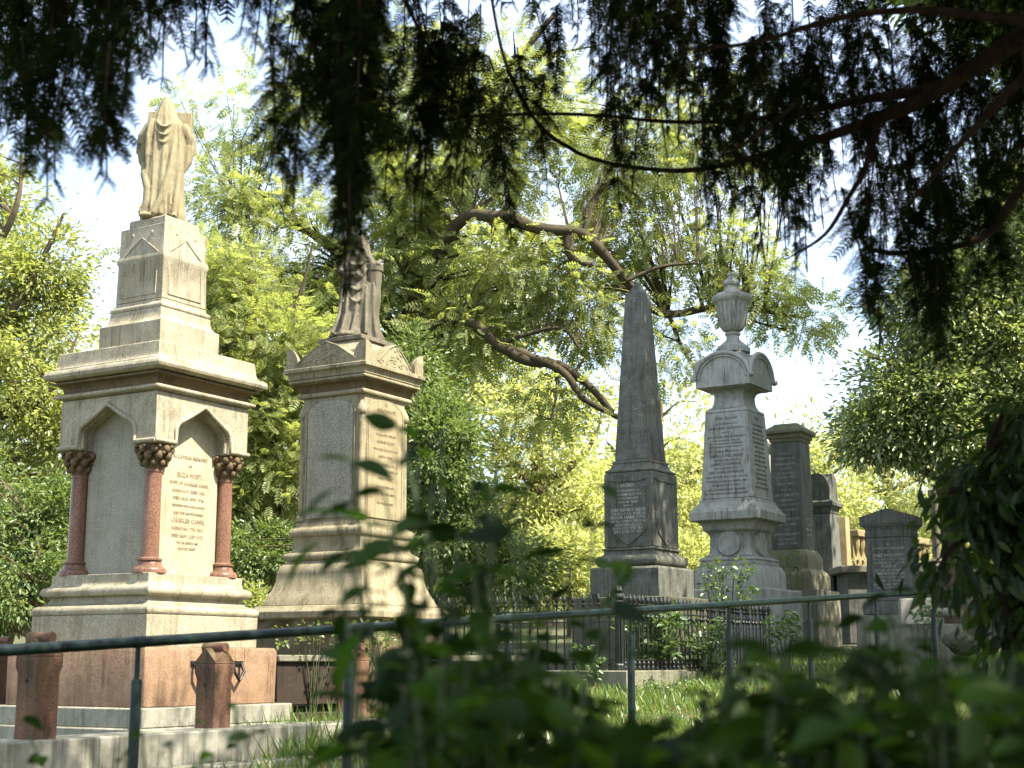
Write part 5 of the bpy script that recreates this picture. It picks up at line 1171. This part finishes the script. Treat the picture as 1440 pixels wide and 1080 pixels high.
# ------------------------------------------------------------------ weeds, ivy, grass
def weed(px, py, Y, w, h, n, size, label, mat='weed', name='weed_plant', rd=.25, stem=True):
    p = at(px, py, Y); s = depth(py, Y) / F; g = min(float(ground(p.x, Y)), p.z - h * s)
    t = thing(name, label, 'plant', (p.x, Y, g)); o = np.array([p.x, Y, g])
    tips = np.stack([p.x + rng.uniform(-w, w, n) * s, Y + rng.uniform(-rd, rd, n), p.z + rng.uniform(-h, h, n) * s], 1)
    mb = MB()
    for q in tips[:max(4, n // 3)]: mb.tube([(p.x + rng.normal(0, .03), Y + rng.normal(0, .03), g), ((p.x + q[0]) / 2, (Y + q[1]) / 2, (g + q[2]) / 2 + .05), tuple(q)], [.006, .005, .002], 5)
    P = np.repeat(tips, 5, 0) + rng.normal(0, .04, (n * 5, 3)); D = rng.normal(0, 1, (n * 5, 3)) * np.array([1, 1, .5])
    V, Q = scatter(T_leaf(.75), P, D, size * rng.uniform(.6, 1.3, len(P)), tilt=.5)
    np_mesh('foliage', V - o, Q, M[mat], t); mb.v = [tuple(Vector(v) - Vector(o)) for v in mb.v]; mb.build('stem', M['stem'], t)
weed(1022, 820, 19.6, 38, 30, 60, .08, 'bramble with pale green leaves in front of the urn monument base', rd=.2)
weed(910, 893, 17.3, 40, 32, 170, .085, 'broad-leaved ivy inside the railing below the obelisk', rd=.3)
weed(990, 905, 18.0, 34, 32, 90, .075, 'yellowish weeds behind the railing below the urn monument', rd=.3)
weed(1105, 882, 17.0, 24, 18, 40, .075, 'pale bushy weed on the grass right of the railing', rd=.2)
weed(1300, 866, 17.6, 16, 14, 18, .07, 'small leafy weed growing among the slabs at the right', rd=.2)
weed(830, 935, 16.3, 20, 20, 26, .06, 'ivy trailing over the kerb below the iron railing', rd=.2)
weed(545, 895, 13.3, 40, 18, 40, .05, 'ivy over the rubble below the mourner monument', rd=.15, mat='ivy')
weed(445, 890, 13.2, 50, 12, 26, .045, 'small ivy sprigs on the rubble left of the mourner monument slab', rd=.15, mat='ivy')
weed(960, 972, 15.6, 60, 12, 70, .05, 'low tangle of small weeds before the cracked kerb', rd=.25)
weed(1115, 790, 22.0, 14, 10, 12, .06, 'tuft of weed at the foot of the flat-capped pillar', rd=.1)
def grass():
    n = 90000; a = rng.uniform(-3.5, 16, n); b = rng.uniform(-1.2, 3.4, n) ; b = np.where(rng.uniform(size=n) < .3, rng.uniform(-4, 5, n), b)
    X = R0.x + RD.x * a + RN.x * b; Yg = R0.y + RD.y * a + RN.y * b
    keep = (np.sin(X * 2.3 + 1) * np.cos(Yg * 1.9) + rng.normal(0, .5, n)) > -.45
    X, Yg = X[keep], Yg[keep]; n = len(X)
    P = np.stack([X, Yg, ground(X, Yg) - .01], 1); D = np.stack([rng.normal(0, .45, n), rng.normal(0, .45, n), np.ones(n)], 1)
    V, Q = scatter(T_diamond(.11, .0), P, D, .13 * rng.uniform(.4, 1.4, n), up=(1, 0, 0), tilt=1.0)
    tag(np_mesh('grass', V, Q, M['grass']), 'rough grass around the handrail and plots', 'grass', kind='stuff')
    # taller tufts at the kerb end
    n = 900; p = at(440, 1055, 11.5); X = p.x + rng.normal(0, .28, n); Yg = 11.2 + rng.normal(0, .5, n)
    P = np.stack([X, Yg, ground(X, Yg)], 1); D = np.stack([rng.normal(0, .4, n), rng.normal(0, .4, n), np.ones(n)], 1)
    V, Q = scatter(T_diamond(.06, .0), P, D, .26 * rng.uniform(.4, 1.3, n), up=(1, 0, 0), tilt=1.0)
    tag(np_mesh('grass_tuft', V, Q, M['grass']), 'long dry grass at the end of the pale kerb', 'grass', kind='stuff')
grass()

def litter():
    n = 5200; a = rng.uniform(-3.5, 15, n); b = rng.uniform(-2.0, 4.0, n)
    X = R0.x + RD.x * a + RN.x * b; Yg = R0.y + RD.y * a + RN.y * b
    P = np.stack([X, Yg, ground(X, Yg) + .012 + rng.uniform(0, .05, n)], 1); D = rng.normal(0, 1, (n, 3)) * np.array([1, 1, .2])
    V, Q = scatter(T_leaf(.7), P, D, .06 * rng.uniform(.5, 1.3, n), tilt=.5)
    tag(np_mesh('leaf_litter', V, Q, M['dead']), 'fallen brown leaves scattered over the turf', 'leaf litter', kind='stuff')
litter()
# ------------------------------------------------------------------ light, sky, camera
AZ = math.atan2(.86, -.51); EL = R(56)
sd = Vector((math.sin(AZ) * math.cos(EL), math.cos(AZ) * math.cos(EL), math.sin(EL)))
sun = bpy.data.lights.new('sun', 'SUN'); sun.energy = 5.0; sun.angle = R(.5); sun.color = (1, .93, .79)
so = bpy.data.objects.new('sun', sun); COL.objects.link(so); so.rotation_euler = (-sd).to_track_quat('-Z', 'Y').to_euler()
w = bpy.data.worlds.new('World'); S.world = w; w.use_nodes = True; t = w.node_tree; t.nodes.clear(); L = t.links.new
sk = N(t, 'ShaderNodeTexSky', sky_type='NISHITA', sun_disc=False, sun_elevation=EL, sun_rotation=AZ, air_density=1.0, dust_density=2.0, ozone_density=1.0)
tc = N(t, 'ShaderNodeTexCoord').outputs['Generated']
mp = N(t, 'ShaderNodeMapping'); mp.inputs['Scale'].default_value = (1, 1, 2.2); L(tc, mp.inputs[0])
cn = N(t, 'ShaderNodeTexNoise', i_Scale=2.6, i_Detail=7.0, i_Roughness=.55); L(mp.outputs[0], cn.inputs['Vector'])
cl = mixc(t, ramp(t, cn.outputs[0], [(.42, G(.1)), (.66, G(.8))]), sk.outputs[0], (4.1, 4.6, 5.3))
bg = N(t, 'ShaderNodeBackground', i_Strength=.138); L(cl, bg.inputs[0]); L(bg.outputs[0], N(t, 'ShaderNodeOutputWorld').inputs[0])
cam = bpy.data.cameras.new('camera'); co = bpy.data.objects.new('camera', cam); COL.objects.link(co)
co.location = (0, 0, E); co.rotation_euler = (R(90) + PITCH, 0, 0)
cam.sensor_width = 36; cam.lens = F / 1440 * 36; cam.clip_start = .05; cam.clip_end = 600
cam.dof.use_dof = True; cam.dof.focus_distance = 16.5; cam.dof.aperture_fstop = 4.2; cam.dof.aperture_blades = 0
S.camera = co
S.view_settings.view_transform = 'Standard'; S.view_settings.look = 'None'; S.view_settings.exposure = 1.68; S.view_settings.gamma = 1
cy = S.cycles
cy.max_bounces = 8; cy.diffuse_bounces = 5; cy.glossy_bounces = 2; cy.transmission_bounces = 5; cy.transparent_max_bounces = 4
cy.use_denoising = True; cy.sample_clamp_indirect = 8
try: cy.use_adaptive_sampling = True; cy.adaptive_threshold = .015
except Exception: pass
